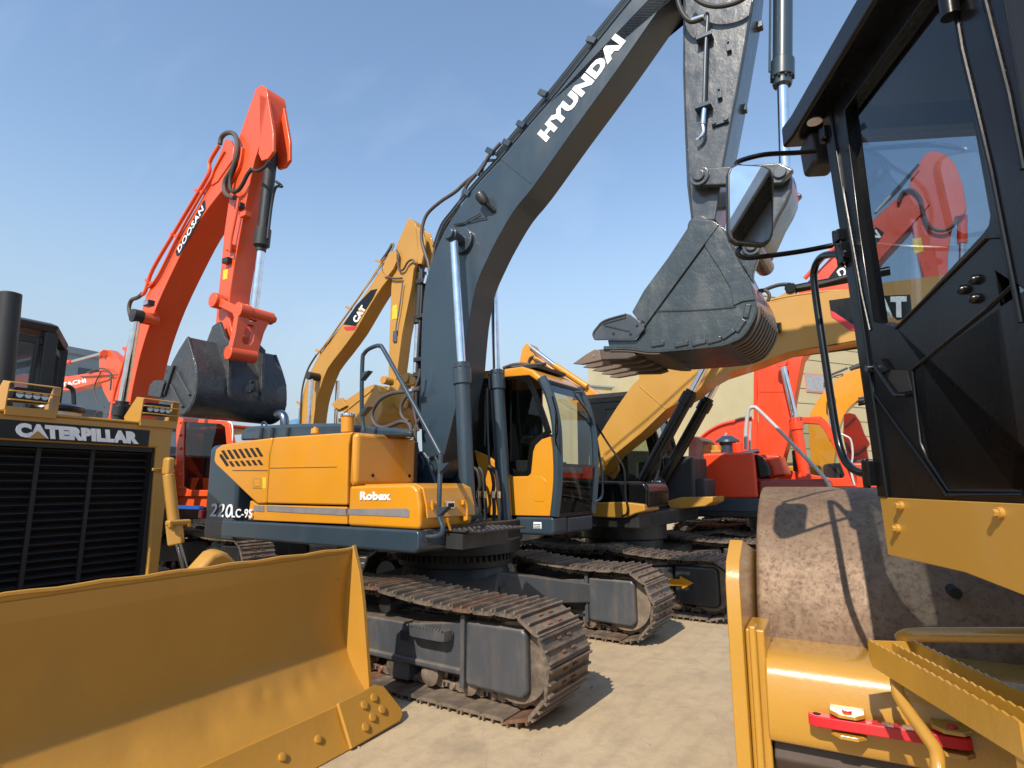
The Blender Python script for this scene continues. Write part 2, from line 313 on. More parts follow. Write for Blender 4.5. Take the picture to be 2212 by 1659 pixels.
def track(parent, y, xf, xr, w_=.6, r=.335, zc=.38, pitch=.19, sag=.035, single=True, name='track_chain', label=None):
    P = chain_path(xf, xr, r, zc, sag)
    L = [0]
    for a, b in zip(P, P[1:] + P[:1]): L.append(L[-1] + math.hypot(b[0] - a[0], b[1] - a[1]))
    n = round(L[-1] / pitch); me = shoe_mesh(w_, L[-1] / n, 'track_shoe'); PP = P + P[:1]
    root = None; big = MB() if not single else None
    if single:
        m = MB(); m.py([(xf, zc - .02), (xf + .02, zc), (xr, zc)], y - .05, y + .05); root = m.build(name, DK, parent, label=label)
    for k in range(n):
        s = L[-1] * k / n; i = max(j for j in range(len(L) - 1) if L[j] <= s + 1e-9); t = (s - L[i]) / (L[i + 1] - L[i])
        x = PP[i][0] + (PP[i + 1][0] - PP[i][0]) * t; z = PP[i][1] + (PP[i + 1][1] - PP[i][1]) * t
        # direction smoothed over one pitch
        def at(u):
            u %= L[-1]; j = max(j for j in range(len(L) - 1) if L[j] <= u + 1e-9); tt = (u - L[j]) / (L[j + 1] - L[j]); return Vector((PP[j][0] + (PP[j + 1][0] - PP[j][0]) * tt, PP[j][1] + (PP[j + 1][1] - PP[j][1]) * tt))
        d = (at(s + pitch * .45) - at(s - pitch * .45)).normalized()
        X = Vector((d.x, 0, d.y)); Z = Vector((-d.y, 0, d.x)); Yv = Z.cross(X)
        mt = Matrix((X, Yv, Z)).transposed().to_4x4(); mt.translation = Vector((x, y, z))
        if single:
            o = bpy.data.objects.new('track_shoe', me); COL.objects.link(o); o.parent = root; o.matrix_local = mt
        else:
            bm2 = bmesh.new(); bm2.from_mesh(me); bm2.transform(mt); t_ = bpy.data.meshes.new('x'); bm2.to_mesh(t_); bm2.free(); big.bm.from_mesh(t_); bpy.data.meshes.remove(t_)
    if not single: root = big.build(name, [SHOE, RUST, DK], parent, label=label)
    return root
def undercarriage(T, xf, xr, yc, gauge, near, far, mat, w_=.6, single=True, r=.335, zc=.38, cover=None, shift=0):
    xf0, xr0 = xf, xr
    for y, dxf in ((yc - gauge / 2, 0), (yc + gauge / 2, shift)):
        xf = xf0 + dxf; xr = xr0 + dxf
        track(T, y, xf, xr, w_, single=single, r=r, zc=zc)
        m = MB(); m.cyl((xf, y - .16, zc), (xf, y + .16, zc), r - .06, n=40); m.cyl((xf, y - .10, zc), (xf, y + .10, zc), r - .035, n=40); m.build('idler', [SHOE], T, .01)
        m = MB(); m.cyl((xr, y - .05, zc), (xr, y + .05, zc), r - .03, n=22); m.cyl((xr, y - .2, zc), (xr, y + .2, zc), r * .6, n=24); m.build('sprocket', [mat], T, .01)
        n = 8
        for i in range(n):
            x = xf - .42 + (xr + .4 - xf + .42) * i / (n - 1); m = MB(); m.lathe((x, y - .17, .165), (x, y + .17, .165), [(0, .05), (.05, .085), (.3, .085), (.34, .105), (.38, .07), (.62, .07), (.66, .105), (.7, .085), (.95, .085), (1, .05)], 16); m.build('track_roller', [SHOE], T)
        for f in (.38, .72):
            x = xf + (xr - xf) * f; m = MB(); m.cyl((x, y - .14, zc + r - .09), (x, y + .14, zc + r - .09), .07, n=16); m.build('carrier_roller', [BKM], T)

# ================================================================== 1. the charcoal and yellow excavator in the middle
M = Frame(ground_at(1116, 1579), -33.2)
YC = 1.43
T = thing('excavator', 'yellow excavator with charcoal boom and white lettering, standing in the middle of the yard', 'excavator', M)
undercarriage(T, -.10, -3.55, YC + .045, 2.35, 0, 0, FG, shift=-.14)
def side_frame(T, M, y, s, mat, step=True, sh=0):
    """s=-1 for the machine's right side"""
    yo = y - .20 if s < 0 else y + .20
    m = MB(); m.py([(x + sh, z) for x, z in [(-3.25, .25), (-.54, .25), (-.54, .60), (-1.10, .52), (-2.6, .52), (-3.25, .60)]], y - .17, y + .17)
    m.py([(x + sh, z) for x, z in [(-3.25, .22), (-.54, .22), (-.54, .27), (-3.25, .27)]], y - .20, y + .20)
    m.build('side_frame', mat, T, .02)
    # recoil housing next to the idler: a rounded box with a collar plate
    m = MB(); m.py([(x + sh, z) for x, z in [(-.51, .17), (-.02, .155), (.03, .20), (.025, .60), (-.02, .625), (-.51, .62)]], y - .215, y + .215); m.build('recoil_housing', mat, T, .045, 3)
    m = MB(); m.py([(x + sh, z) for x, z in [(-.545, .15), (-.505, .15), (-.505, .66), (-.545, .66)]], y - .23, y + .20); m.build('collar_plate', mat, T, .01)
    if step:
        m = MB(); a = y - .20
        o_ = [(-1.08, a), (-1.03, a - .04), (-1.00, a - .075), (-.95, a - .09), (-.70, a - .09), (-.66, a - .075), (-.645, a - .04), (-.64, a)]; m.pz(o_ + [(x + (.012 if x < -.8 else -.012), min(y + .012, a)) for x, y in o_[::-1]], .46, .535)
        for i in range(12): m.cyl((-1.01 + i * .031, a - .096, .54), (-1.01 + i * .031, a - .084, .54), .008, n=8)
        m.build('frame_step', mat, T, .004)
        m = MB(); m.box(-1.15, -1.06, a - .021, a - .0175, .40, .47); m.build('frame_opening', DK, T, .002)
        for x in (-1.9, -1.25):
            m = MB(); m.py([(x, .03 + .06), (x + .16, .09), (x + .16, .24), (x, .24)], y - .18, y + .18); m.build('track_guard', mat, T, .01)
side_frame(T, M, YC + .045 - 1.175, -1, FG); side_frame(T, M, YC + .045 + 1.175, 1, FG, step=False, sh=-.14)
m = MB(); m.cyl((-1.75, YC + .1, .60), (-1.75, YC + .1, .80), .60, .54, n=40); m.build('swing_pedestal', BKM, T, .01)
m = MB()   # X-shaped centre frame
for sx in (-1, 1):
    for sy in (-1, 1):
        m.loops([[(-1.75 + sx * .15, YC + .1 + sy * .2, z) for z in (.42, .74)] + [(-1.75 + sx * .55, YC + .1 - sy * .0, z) for z in (.74, .42)],
                 [(-1.75 + sx * .75, YC + .1 + sy * 1.05, z) for z in (.34, .52)] + [(-1.75 + sx * 1.22, YC + .1 + sy * 1.05, z) for z in (.52, .34)]])
m.build('centre_frame', FG, T, .02)
m = MB(); m.cyl((-1.75, YC + .1, .80), (-1.75, YC + .1, .93), .60, n=60); m.cyl((-1.75, YC + .1, .93), (-1.75, YC + .1, 1.06), .68, n=60)
for i in range(60): a = i * math.pi / 30; m.box(-1.75 + .62 * math.cos(a) - .012, -1.75 + .62 * math.cos(a) + .012, YC + .1 + .62 * math.sin(a) - .012, YC + .1 + .62 * math.sin(a) + .012, .86, .92)
m.build('swing_ring', GRL, T, .006)
far = lambda a, b, n=8: None
# upper deck and skirt
m = MB(); m.py([(-4.02, 1.10), (-3.98, 1.06), (-1.02, 1.065), (-.985, 1.10), (-.985, 1.22), (-1.0, 1.248), (-4.05, 1.236)], .085, .55)
m.build('skirt', DG, T, .03, 3)
m = MB(); m.box(-4.0, -1.2, .55, 2.0, 1.02, 1.24); m.box(-1.2, -.97, .55, 1.0, 1.05, 1.20); m.box(-2.9, -1.2, .9, 1.95, 1.0, 1.2);  m.build('deck_frame', BKM, T, .02)
# counterweight
m = MB(); ro = lambda y: -4.38 + .20 * abs((y - YC) / 1.35) ** 4
pts = [(-3.55, .09)] + [(ro(.09 + (2.72) * i / 16) + (.07 if i in (0, 16) else 0), .09 + 2.72 * i / 16) for i in range(17)] + [(-3.55, 2.81)]
m.loops([[(x, y, z) for x, y in pts] for z in (1.03, 1.12, 1.9, 1.99)] + [[(x + (.03 if x < -3.6 else 0), YC + (y - YC) * .985, 2.045) for x, y in pts]])
m.build('counterweight', DG, T, .04, 3)
m = MB(); a = M.y('a5', (75, 1197), .09); m.box(-4.21, -4.13, .065, .11, 1.245, 1.33); m.build('tail_reflector', RD, T, .01)
# body doors, traced on the side plane
ys = .10
def panel(name, pts, y0, y1, mat, bevel=.03, parent=T, fr=M, c='a5'):
    m = MB(); m.py(fr.ys(c, pts, y0), y0, y1); return m.build(name, mat, parent, bevel, 3)
P1 = panel('rear_side_door', [(200,738),(350,714),(526,693),(522,740),(508,800),(486,1120),(430,1120),(395,1092),(330,1030),(160,868),(148,840),(160,766)], ys - .012, .45, Y1, .022)
P2 = panel('engine_side_door', [(536,692),(1044,657),(1032,680),(1018,740),(1006,1130),(492,1118),(512,800),(526,740)], ys - .014, .45, Y1, .018)
panel('sill_panel', [(384,1098),(430,1126),(1006,1140),(1008,1254),(492,1232),(370,1224)], ys, .45, Y1, .012)
for nm, pts in (('crease_line', [(270,903),(494,903),(494,907),(270,907)]), ('crease_line', [(512,888),(945,881),(945,885),(512,892)])):
    m = MB(); m.py(M.ys('a5', pts, ys - .016), ys - .0165, ys - .012); m.build(nm, BRZ, P2 if pts[0][0] > 500 else P1)
for i in range(7):
    x0 = 197 + i * 36.5; y0 = 777 - i * 3.0
    if i < 7:
        m = MB(); m.py(M.ys('a5', [(x0, y0), (x0 + 18, y0 - 2), (x0 + 52, y0 + 54), (x0 + 34, y0 + 56)], ys - .016), ys - .0168, ys - .008); m.build('louvre_slot', DK, P1)
    if i < 6:
        x1 = 245 + i * 36.5; y1 = 846 - i * 1.8
        m = MB(); m.py(M.ys('a5', [(x1, y1), (x1 + 18, y1 - 1), (x1 + 40, y1 + 32), (x1 + 22, y1 + 33)], ys - .016), ys - .0168, ys - .008); m.build('louvre_slot', DK, P1)
m = MB(); m.py(M.ys('a5', [(188,800),(200,800),(246,870),(232,880),(188,815)], ys - .016), ys - .0168, ys - .008); m.build('louvre_slot', DK, P1)
m = MB(); m.py(M.ys('a5', [(400,950),(462,950),(462,1022),(400,1022)], ys - .016), ys - .017, ys - .008); H = m.build('latch_recess', CY, P1, .006)
m = MB(); m.py(M.ys('a5', [(414,966),(448,966),(448,1010),(414,1010)], ys - .016), ys - .022, ys - .01); m.build('door_latch', Y1, P1, .004)
m = MB(); m.py(M.ys('a5', [(465,950),(487,950),(487,1022),(465,1022)], ys - .014), ys - .015, ys - .008); m.build('warning_label', YL, P1)
for a, b in (((410,1130),(475,1132)), ((492,1132),(1004,1152))):
    m = MB(); h = 40 if a[0] < 480 else 44
    m.py(M.ys('a5', [a, b, (b[0], b[1] + h), (a[0], a[1] + 36)], ys - .003), ys - .006, ys + .02); m.build('reflective_strip', REF, T)
# tall tank box and low box in front of it
xa = -1.80
m = MB(); m.box(-1.835, -1.745, ys - .02, .86, 1.60, 2.075); TB = m.build('tank_cover', Y1, T, .045, 4)
m = MB(); m.box(-3.4, -1.84, .30, 1.0, 1.3, 2.05); m.build('body_core', BKM, T, .02)
for p in ((1175, 937), (1412, 940)):
    v = M.x('a5', p, -1.745); m = MB(); m.cyl((-1.75, v[0], v[1]), (-1.738, v[0], v[1]), .016, n=14); m.build('plug', DK, TB)
m = MB(); m.py([(-1.845, 1.25), (-1.0, 1.25), (-.985, 1.30), (-1.0, 1.45), (-1.03, 1.57), (-1.09, 1.615), (-1.845, 1.60)], ys, .80); LB = m.build('tool_box', Y1, T, .03, 4)
m = MB(); m.py([(-1.70, 1.612), (-1.10, 1.622), (-1.01, 1.585), (-.968, 1.44), (-.955, 1.34), (-.968, 1.335), (-.985, 1.44), (-1.025, 1.57), (-1.10, 1.605), (-1.70, 1.598)], ys + .05, .80); m.build('tool_box_lid', Y1, LB, .008, 3)
m = MB(); m.py(M.ys('a5', [(1018,1153),(1395,1150),(1411,1165),(1409,1206),(1018,1190)], ys - .003), ys - .005, ys + .02); m.build('reflective_strip', REF, LB)
def on_side(c, pts, Y, fr=M): return [fr.p3(c, p, Y) for p in pts]
a = on_side('a5', [(1095,1096),(1290,1098),(1096,1042)], ys - .004); text(LB, 'Robex', *a, WH, .004, .03)
a = on_side('a5', [(124,1202),(266,1210),(134,1118)], ys - .022); text(T, '220', *a, WH, .003, .012, shear=.1)
a = on_side('a5', [(266,1208),(398,1212),(268,1152)], ys - .022); text(T, 'LC-9S', *a, WH, .003, .01)
# latches on the front of the tool box
def fx(c, p, X): return M.px3(c, p, X)
for pts in ([(1560,1095),(1562,1160)], [(1592,1100),(1590,1160)], [(1774,1075),(1785,1150)], [(1785,1150),(1783,1225)], [(1655,1215),(1665,1250)], [(1665,1250),(1678,1290)]):
    m = MB(); m.tube([fx('a5', p, -.93) for p in pts], .011, 8, False); m.build('lid_latch', Y1, LB)
for p in ((1575, 1128), (1770, 1112), (1783, 1215), (1650, 1228)):
    v = fx('a5', p, -.945); m = MB(); m.box(v.x - .02, v.x + .012, v.y - .032, v.y + .032, v.z - .02, v.z + .02); m.build('lid_latch', Y1, LB, .006)
v = fx('a5', (1675, 1127), -.95); m = MB(); m.box(v.x - .01, v.x + .008, v.y - .06, v.y + .06, v.z - .035, v.z + .035); hh = m.build('lid_handle', CH, LB, .008, 3)
m = MB(); m.box(v.x + .0, v.x + .010, v.y - .035, v.y + .045, v.z - .022, v.z + .015); m.build('handle_recess', DK, hh)
# front step plate below the tool box
m = MB(); m.box(-.97, -.62, .42, 1.12, 1.215, 1.235)
m.build('front_step', BKM, T, .006)
m = MB()
for i in range(5):
    for j in range(9): m.cyl((-.93 + i * .065, .47 + j * .07, 1.235), (-.93 + i * .065, .47 + j * .07, 1.243), .02, .014, n=8)
m.box(-.98, -.80, .42, 1.1, 1.08, 1.205); m.build('step_tread', BKM, T)
# hood, exhaust, filler, beacon-like stub
m = MB(); m.loops([[M.p3('a5', p, Y) for p in [(326,712),(332,650),(372,622),(700,604),(980,600),(1180,622),(1420,640),(1440,690),(1050,690),(700,700)]] for Y in (.42, .46, 2.35)])
m.build('engine_hood', DG, T, .05, 4)
for x in (450, 520, 620):
    m = MB(); a = M.p3('a5', (x + 12, 628), .41); b = M.p3('a5', (x, 700), .41); m.tube([a, b], .022, 8, False); m.build('hood_rib', DG, T)
m = MB(); m.tube(on_side('a5', [(605,640),(607,590),(600,555),(580,540),(560,542)], 1.1), .055, 14); m.build('exhaust_pipe', CHD, T)
m = MB(); m.cyl(M.p3('a5', (1013,658), .3), M.p3('a5', (1015,556), .3), .062, n=24); fp = m.build('filler_pipe', Y1, T)
m = MB(); m.cyl(M.p3('a5', (1015,560), .3), M.p3('a5', (1015,540), .3), .074, n=24); m.build('filler_cap', CH, T, .008)
m = MB(); m.cyl(M.p3('a5', (805,668), .3), M.p3('a5', (805,634), .3), .045, .04, n=16); m.cyl(M.p3('a5', (805,636), .3), M.p3('a5', (805,625), .3), .018, n=10); m.build('vent_cap', Y1, T, .005)
m = MB(); m.tube(on_side('a5', [(462,620),(462,600),(475,592),(488,602),(490,615)], .9), .012, 8); m.build('lifting_eye', DG, T)
# grab rail
def lerp(a, b, t): return a + (b - a) * t
rp = [(1118,650,.22),(1108,560,.22),(1105,420,.2),(1110,190,.18),(1122,150,.18),(1150,122,.17),(1200,101,.16),(1222,103,.15),(1248,130,.15),(1420,440,.08),(1598,770,.03),(1613,805,.02),(1613,860,.02),(1606,1040,.0),(1603,1180,.0),(1612,1230,0),(1626,1270,0),(1624,1305,0),(1600,1328,0),(1560,1334,.02),(1515,1328,.06)]
m = MB(); m.tube([M.p3('a5', (x, y), Y) for x, y, Y in rp], .0195, 12, sub=4); GR_ = m.build('grab_rail', DG, T)
for x, y, x2, y2 in ((1108,290,1148,298),(1108,520,1146,500),(1614,880,1655,882),(1606,1160,1660,1150)):
    m = MB(); a = M.p3('a5', (x, y), .12 if x < 1300 else .0); m.loops([[a + Vector((0, -.02, .02)), a + Vector((0, -.02, -.05)), a + Vector((.1, -.02, .03))], [a + Vector((0, .04, .02)), a + Vector((0, .04, -.05)), a + Vector((.1, .04, .03))]]); m.build('rail_bracket', DG, GR_)
m = MB(); a = M.p3('a5', (1516, 1328), .05); m.box(a.x - .02, a.x + .03, a.y - .02, a.y + .07, a.z - .05, a.z + .05); m.build('rail_foot', BKM, GR_, .01)
# boom ------------------------------------------------
BY0, BY1 = 1.245, 1.615
up = [M.y('g', p, BY0) for p in [(912,985),(908,850),(911,700),(918,620),(936,555),(962,495)]] + [M.y('b1', p, BY0) for p in [(345,1190),(430,1090),(560,948),(745,728),(900,548),(1130,258),(1340,-2),(1720,-470),(1950,-600)]]
lo = [M.y('g', p, BY0) for p in [(1760,-310),(1640,-250)]] + [M.y('b1', p, BY0) for p in [(1500,55),(1240,430),(990,775),(760,1100),(640,1250),(540,1420),(480,1540)]] + [M.y('a4', p, BY0) for p in [(1430,590),(1385,800),(1362,1000),(1345,1200)]] + [M.y('a5', p, BY0) for p in [(1718,470),(1640,790),(1560,955),(1490,960)]]
lo2 = [lo[0], lo[1]] + spl(lo[2:-4], 3) + lo[-4:]
m = MB(); m.py(spl(up, 3) + lo2, BY0, BY1); BM = m.build('boom', DG, T, .012)
def decal(parent, name, c, pts, Y, mat, fr, t=.003): m = MB(); m.py(fr.ys(c, pts, Y - t), Y - t, Y + .004); return m.build(name, mat, parent)
a = on_side('b1', [(832,846),(1306,245),(778,796)], BY0 - .003); text(BM, 'HYUNDAI', *a, WH, .004, .065)
m = MB(); m.tube(on_side('b1', [(566,950),(742,1092)], BY0), .006, 6, False); m.build('weld_seam', DG, BM)
# boom foot boss, cylinder boss
c0 = M.p3('a5', (1500, 868), BY0); m = MB(); m.cyl((c0.x, BY0 - .12, c0.z), (c0.x, BY1 + .12, c0.z), .115, n=32); m.cyl((c0.x, BY0 - .14, c0.z), (c0.x, BY1 + .14, c0.z), .05, n=20); m.build('boom_foot_pin', DG, T, .01)
m = MB()
for y0 in (BY0 - .10, BY1 + .04): m.py([(c0.x - .45, 1.2), (c0.x + .5, 1.2), (c0.x + .14, c0.z + .05), (c0.x + .06, c0.z + .14), (c0.x - .06, c0.z + .14), (c0.x - .16, c0.z + .02)], y0, y0 + .06)
m.build('boom_bracket', DG, T, .02)
pb = M.p3('a4', (1265, 240), 1.08); pb0 = Vector((M.y('a4', (1375, 245), BY0)[0], BY0, M.y('a4', (1375, 245), BY0)[1]))
m = MB(); m.cyl((pb.x, .98, pb.z), (pb.x, BY1 + .28, pb.z), .062, n=28); m.cyl((pb.x, BY0 - .05, pb.z), (pb.x, BY0 + .02, pb.z), .15, n=32); m.build('cylinder_pin_boss', DG, BM, .012)
def cylinder(parent, a, b, c, r, rb, fr_mat=DG, rodmat=CH, collar=True, name='boom_cylinder', eye=True):
    """rod eye a, gland b, barrel end c"""
    a, b, c = Vector(a), Vector(b), Vector(c)
    m = MB(); m.cyl(b, c, rb, n=32)
    d = (b - c).normalized()
    if collar: m.cyl(b - d * .02 - d * .16, b - d * .02, rb * 1.22, n=32); m.cyl(b - d * .02, b + d * .05, rb * .95, n=32)
    o = m.build(name, fr_mat, parent, .008)
    if collar:
        m = MB(); u = d.orthogonal().normalized(); v = d.cross(u)
        for k in range(10):
            p = b - d * .02 + (u * math.cos(k * .628) + v * math.sin(k * .628)) * rb * 1.08; m.cyl(p, p + d * .02, .011, n=6)
        m.build('gland_bolts', BKM, o)
    m = MB(); m.cyl(a, b, r, n=28); m.build('rod', rodmat, o)
    if eye:
        yv = Vector((0, 1, 0))
        m = MB(); m.cyl(a - yv * rb * .75, a + yv * rb * .75, r * 1.75, n=28); m.cyl(a - yv * rb * .82, a + yv * rb * .82, r * .9, n=20); m.build('rod_eye', fr_mat, o, .008)
        m = MB(); m.cyl(c - yv * rb * .9, c + yv * rb * .9, rb * 1.1, n=28); m.build('barrel_eye', fr_mat, o, .008)
    return o
g1 = M.p3('b3', (218, 270), 1.08); e1 = M.p3('b3', (262, 1330), 1.08)
cylinder(T, pb, g1, e1, .044, .078)
p2 = Vector((pb.x, BY1 + .2, pb.z)); g2 = M.p3('b3', (470, 320), BY1 + .2); e2 = M.p3('b3', (535, 1420), BY1 + .2)
cylinder(T, p2, g2, e2, .044, .078)
# lamps on boom, hoses over the boom back
lp = M.p3('b1', (450, 1190), BY0 - .09); m = MB(); m.lathe(lp + Vector((-.03, -.0, .07)), lp + Vector((.05, 0, -.05)), [(0, .055), (.08, .062), (.7, .055), (1, .02)], 24); m.bar(lp + Vector((.05, 0, -.05)), lp + Vector((.10, .09, -.12)), .05, .03); m.build('boom_lamp', BKM, BM)
for pts in ([(440,1268),(380,1300),(330,1330),(280,1332)], [(478,1292),(430,1300),(390,1312),(340,1322),(285,1332)]):
    m = MB(); m.tube(on_side('b1', pts, BY0 - .02), .006, 6); m.build('lamp_cable', RB, BM)
for off, r_, mt, k in ((.05, .016, DG, 8), (.09, .013, BKM, 20), (.14, .018, DG, 31), (.20, .013, RB, 42)):
    line = [(175,1480),(222,1350),(285,1265),(345,1190),(430,1090),(560,948),(745,728),(900,548),(1130,258),(1340,-2),(1560,-270)]
    m = MB(); m.tube(on_side('b1', [(x - k * .8, y - k * .6) for x, y in (line if k < 30 else line[5:])], BY0 + off), r_, 8); m.build('hydraulic_pipe', mt, BM)
for p in ((365,1150),(505,905),(605,855),(690,745),(1110,245),(820,560)):
    a = M.p3('b1', p, BY0 + .0); m = MB(); m.bar(a + Vector((-.06, 0, .05)), a + Vector((.03, 0, -.02)), .05, .06); m.build('pipe_clamp', DG, BM, .006)
m = MB(); m.tube(on_side('b1', [(560,955),(470,960),(440,1050),(380,1130),(330,1190),(300,1240)], BY0 + .12), .018, 8); m.build('hydraulic_pipe', DG, BM)
for pts in ([(560,850),(490,930),(440,1010),(355,1080),(290,1140),(200,1200),(125,1270),(95,1350),(92,1430),(110,1500),(130,1560),(140,1620)], [(470,960),(410,1040),(360,1100),(320,1200),(290,1260),(240,1340),(200,1420),(165,1500),(150,1600)]):
    m = MB(); m.tube(on_side('b1', pts, BY0 + .1), .021, 10); m.build('hydraulic_hose', HS, BM)
m = MB(); m.tube(on_side('b1', [(470,960),(420,1040)], BY0 + .1), .026, 10, False); m.build('hose_fitting', CHD, BM)
# pipes running down behind the boom's left edge
for i, (x, w_, mt) in enumerate(((1010, .017, RB), (1030, .022, DG), (1058, .014, CHD), (1045, .012, RB))):
    m = MB(); m.tube(on_side('a4', [(x + 26, 480 + i * 20),(x + 22, 700),(x + 8, 900),(x - 4, 1100),(x - 14, 1300),(x - 16, 1500),(x - 20, 1640)], BY0 + .12 + i * .05), w_, 8); m.build('hydraulic_pipe', mt, BM)
m = MB(); m.cyl(M.p3('a4', (1075, 525), BY0 + .1), M.p3('a4', (1060, 585), BY0 + .1), .028, n=14); m.build('hose_fitting', CH, BM)
for y in (560, 815, 1130, 1240):
    a = M.p3('a4', (1030 - (y - 560) * .03, y), BY0 + .08); m = MB(); m.box(a.x - .09, a.x + .07, a.y, a.y + .22, a.z - .025, a.z + .025); m.build('pipe_clamp', BKM, BM, .006)
# hoses between deck and boom foot
for pts, r_ in (([(1480,372),(1440,388),(1380,396),(1290,410),(1220,450),(1180,510),(1172,560),(1195,610),(1240,630),(1300,612),(1350,592),(1395,596),(1420,625),(1428,690)], .024), ([(1480,380),(1430,395),(1390,430),(1362,480),(1358,530),(1375,570),(1410,590)], .020),
                ([(1480,250),(1470,320),(1440,400),(1436,480),(1450,560),(1470,650)], .014), ([(1500,560),(1460,600),(1450,700),(1470,800)], .02)):
    m = MB(); m.tube(on_side('a5', pts, BY0 - .12), r_, 10); m.build('hydraulic_hose', HS, T)
m = MB(); m.tube(on_side('a5', [(1400,400),(1440,388)], BY0 - .12), .03, 10, False); m.build('hose_fitting', CH, T)
for k, (x, dx) in enumerate(((340, 0), (372, 10), (440, 4), (470, 12))):
    m = MB(); m.tube(on_side('b3', [(x - 30, 1000),(x - 6, 1030),(x + 10, 1120),(x + dx, 1190),(x + dx + 10, 1290),(x + dx + 5, 1390)], BY1 + .1 - .1 * (k % 2)), .020, 10); m.build('hydraulic_hose', RB, T)
    m = MB(); a = M.p3('b3', (x + dx, 1170), BY1 + .1 - .1 * (k % 2)); m.cyl(a, a - Vector((0, 0, .07)), .027, n=12); m.build('hose_fitting', CH, T)
m = MB(); m.tube(on_side('b3', [(402,420),(406,700),(418,950),(440,1000),(446,1060)], BY1 + .06), .012, 8); m.build('hydraulic_pipe', DG, T)
# arm --------------------------------------------------
AY0, AY1 = 1.27, 1.60
al = [M.y('b1', p, AY0) for p in [(1600,-500),(1642,0),(1640,420),(1652,800),(1665,1100),(1690,1310)]]
ar = [M.y('b1', p, AY0) for p in [(1800,1310)]] + [M.y('b5', p, AY0) for p in [(20,1105),(60,850),(150,385),(215,5),(250,-330)]]
m = MB(); m.py(al + ar, AY0, AY1); AM = m.build('arm', DGW, T, .014)
for pts in ([(1653,0),(1650,420),(1663,800),(1680,1100),(1698,1290)],):
    m = MB(); m.tube(on_side('b1', pts, AY0 - .003), .008, 6); m.build('weld_seam', DGW, AM)
m = MB(); m.tube(on_side('b5', [(205,10),(140,385),(52,850)], AY0 - .003), .008, 6, False); m.build('weld_seam', DGW, AM)
ap = on_side('b1', [(1778,88),(1790,100),(1778,300),(1768,650),(1760,740),(1765,780),(1745,815),(1722,830)], AY0 - .06)
m = MB(); m.tube(ap[:4], .017, 10); m.build('hydraulic_pipe', DG, AM)
m = MB(); m.tube(ap[3:5], .023, 12, False); m.tube(ap[4:], .016, 10); m.build('hose_fitting', CH, AM)
for y in (230, 640):
    a = M.p3('b1', (1778 - y * .015, y), AY0 - .03); m = MB(); m.box(a.x - .07, a.x + .07, AY0 - .085, AY0, a.z - .02, a.z + .02); m.build('pipe_clamp', DG, AM, .006)
for p in ((1915, 275), (1860, 555)):
    a = M.p3('b1', p, AY0 - .02); m = MB(); m.box(a.x - .02, a.x + .02, AY0 - .035, AY0, a.z - .05, a.z + .05); m.cyl((a.x, AY0 - .05, a.z + .03), (a.x, AY0 - .03, a.z + .03), .01, n=8); m.build('mounting_lug', DG, AM, .006)
a = M.p3('b1', (1863, 722), AY0 - .02); m = MB(); m.box(a.x - .07, a.x + .07, AY0 - .025, AY0, a.z - .025, a.z + .025); m.cyl((a.x - .05, AY0 - .04, a.z), (a.x - .05, AY0, a.z), .02, n=10); m.cyl((a.x + .05, AY0 - .04, a.z), (a.x + .05, AY0, a.z), .02, n=10); m.build('mounting_lug', DG, AM, .006)
for p in ((215, 45), (230, 140), (150, 555)):
    a = M.p3('b5', p, AY1 - .1); m = MB(); m.box(a.x - .02, a.x + .05, AY1 - .14, AY1 - .07, a.z - .03, a.z + .03); m.build('mounting_lug', DG, AM, .006)
for pts, r_ in (([(1605,-60),(1620,30),(1655,100),(1700,128),(1765,105)], .022), ([(1690,-30),(1760,20),(1850,38),(1961,15),(2050,-40)], .02)):
    m = MB(); m.tube(on_side('b1', pts, AY0 - .12), r_, 10); m.build('hydraulic_hose', RB, AM)
m = MB(); m.cyl(M.p3('b1', (1695, 122), AY0 - .12), M.p3('b1', (1770, 98), AY0 - .12), .026, n=12); m.build('hose_fitting', CH, AM)
# linkage: side link, tipping link, bucket cylinder
k1 = M.p3('b1', (1762, 1082), AY0); m = MB(); m.cyl((k1.x, AY0 - .13, k1.z), (k1.x, AY1 + .13, k1.z), .085, n=32); m.cyl((k1.x, AY0 - .15, k1.z), (k1.x, AY1 + .15, k1.z), .05, n=24); LK = m.build('link_pin', DGW, T, .01)
k2 = M.p3('b5', (352, 885), AY0 - .05); 
for y0 in (AY0 - .11, AY1 + .04):
    m = MB(); d = .06; m.py([(k1.x - .06, k1.z + .07), (k1.x + .02, k1.z + .075), (k2.x, k2.z + .09), (k2.x + .1, k2.z), (k2.x, k2.z - .09), (k1.x + .02, k1.z - .085), (k1.x - .07, k1.z - .05)], y0, y0 + .065); m.build('side_link', DGW, T, .015)
bc = M.p3('b5', (355, 395), AY0 + .12); bt = M.p3('b5', (360, -420), AY0 + .12); k2c = Vector((k2.x, AY0 + .14, k2.z))
cylinder(T, (k2.x, AY0 + .15, k2.z), (bc.x, AY0 + .15, bc.z), (bt.x, AY0 + .15, bt.z), .045, .078, name='bucket_cylinder')
m = MB(); m.tube([Vector((bc.x - .08, AY0 + .05, bc.z + .05)), Vector((bt.x - .08, AY0 + .05, bt.z))], .010, 8, False); m.build('hydraulic_pipe', DG, T)
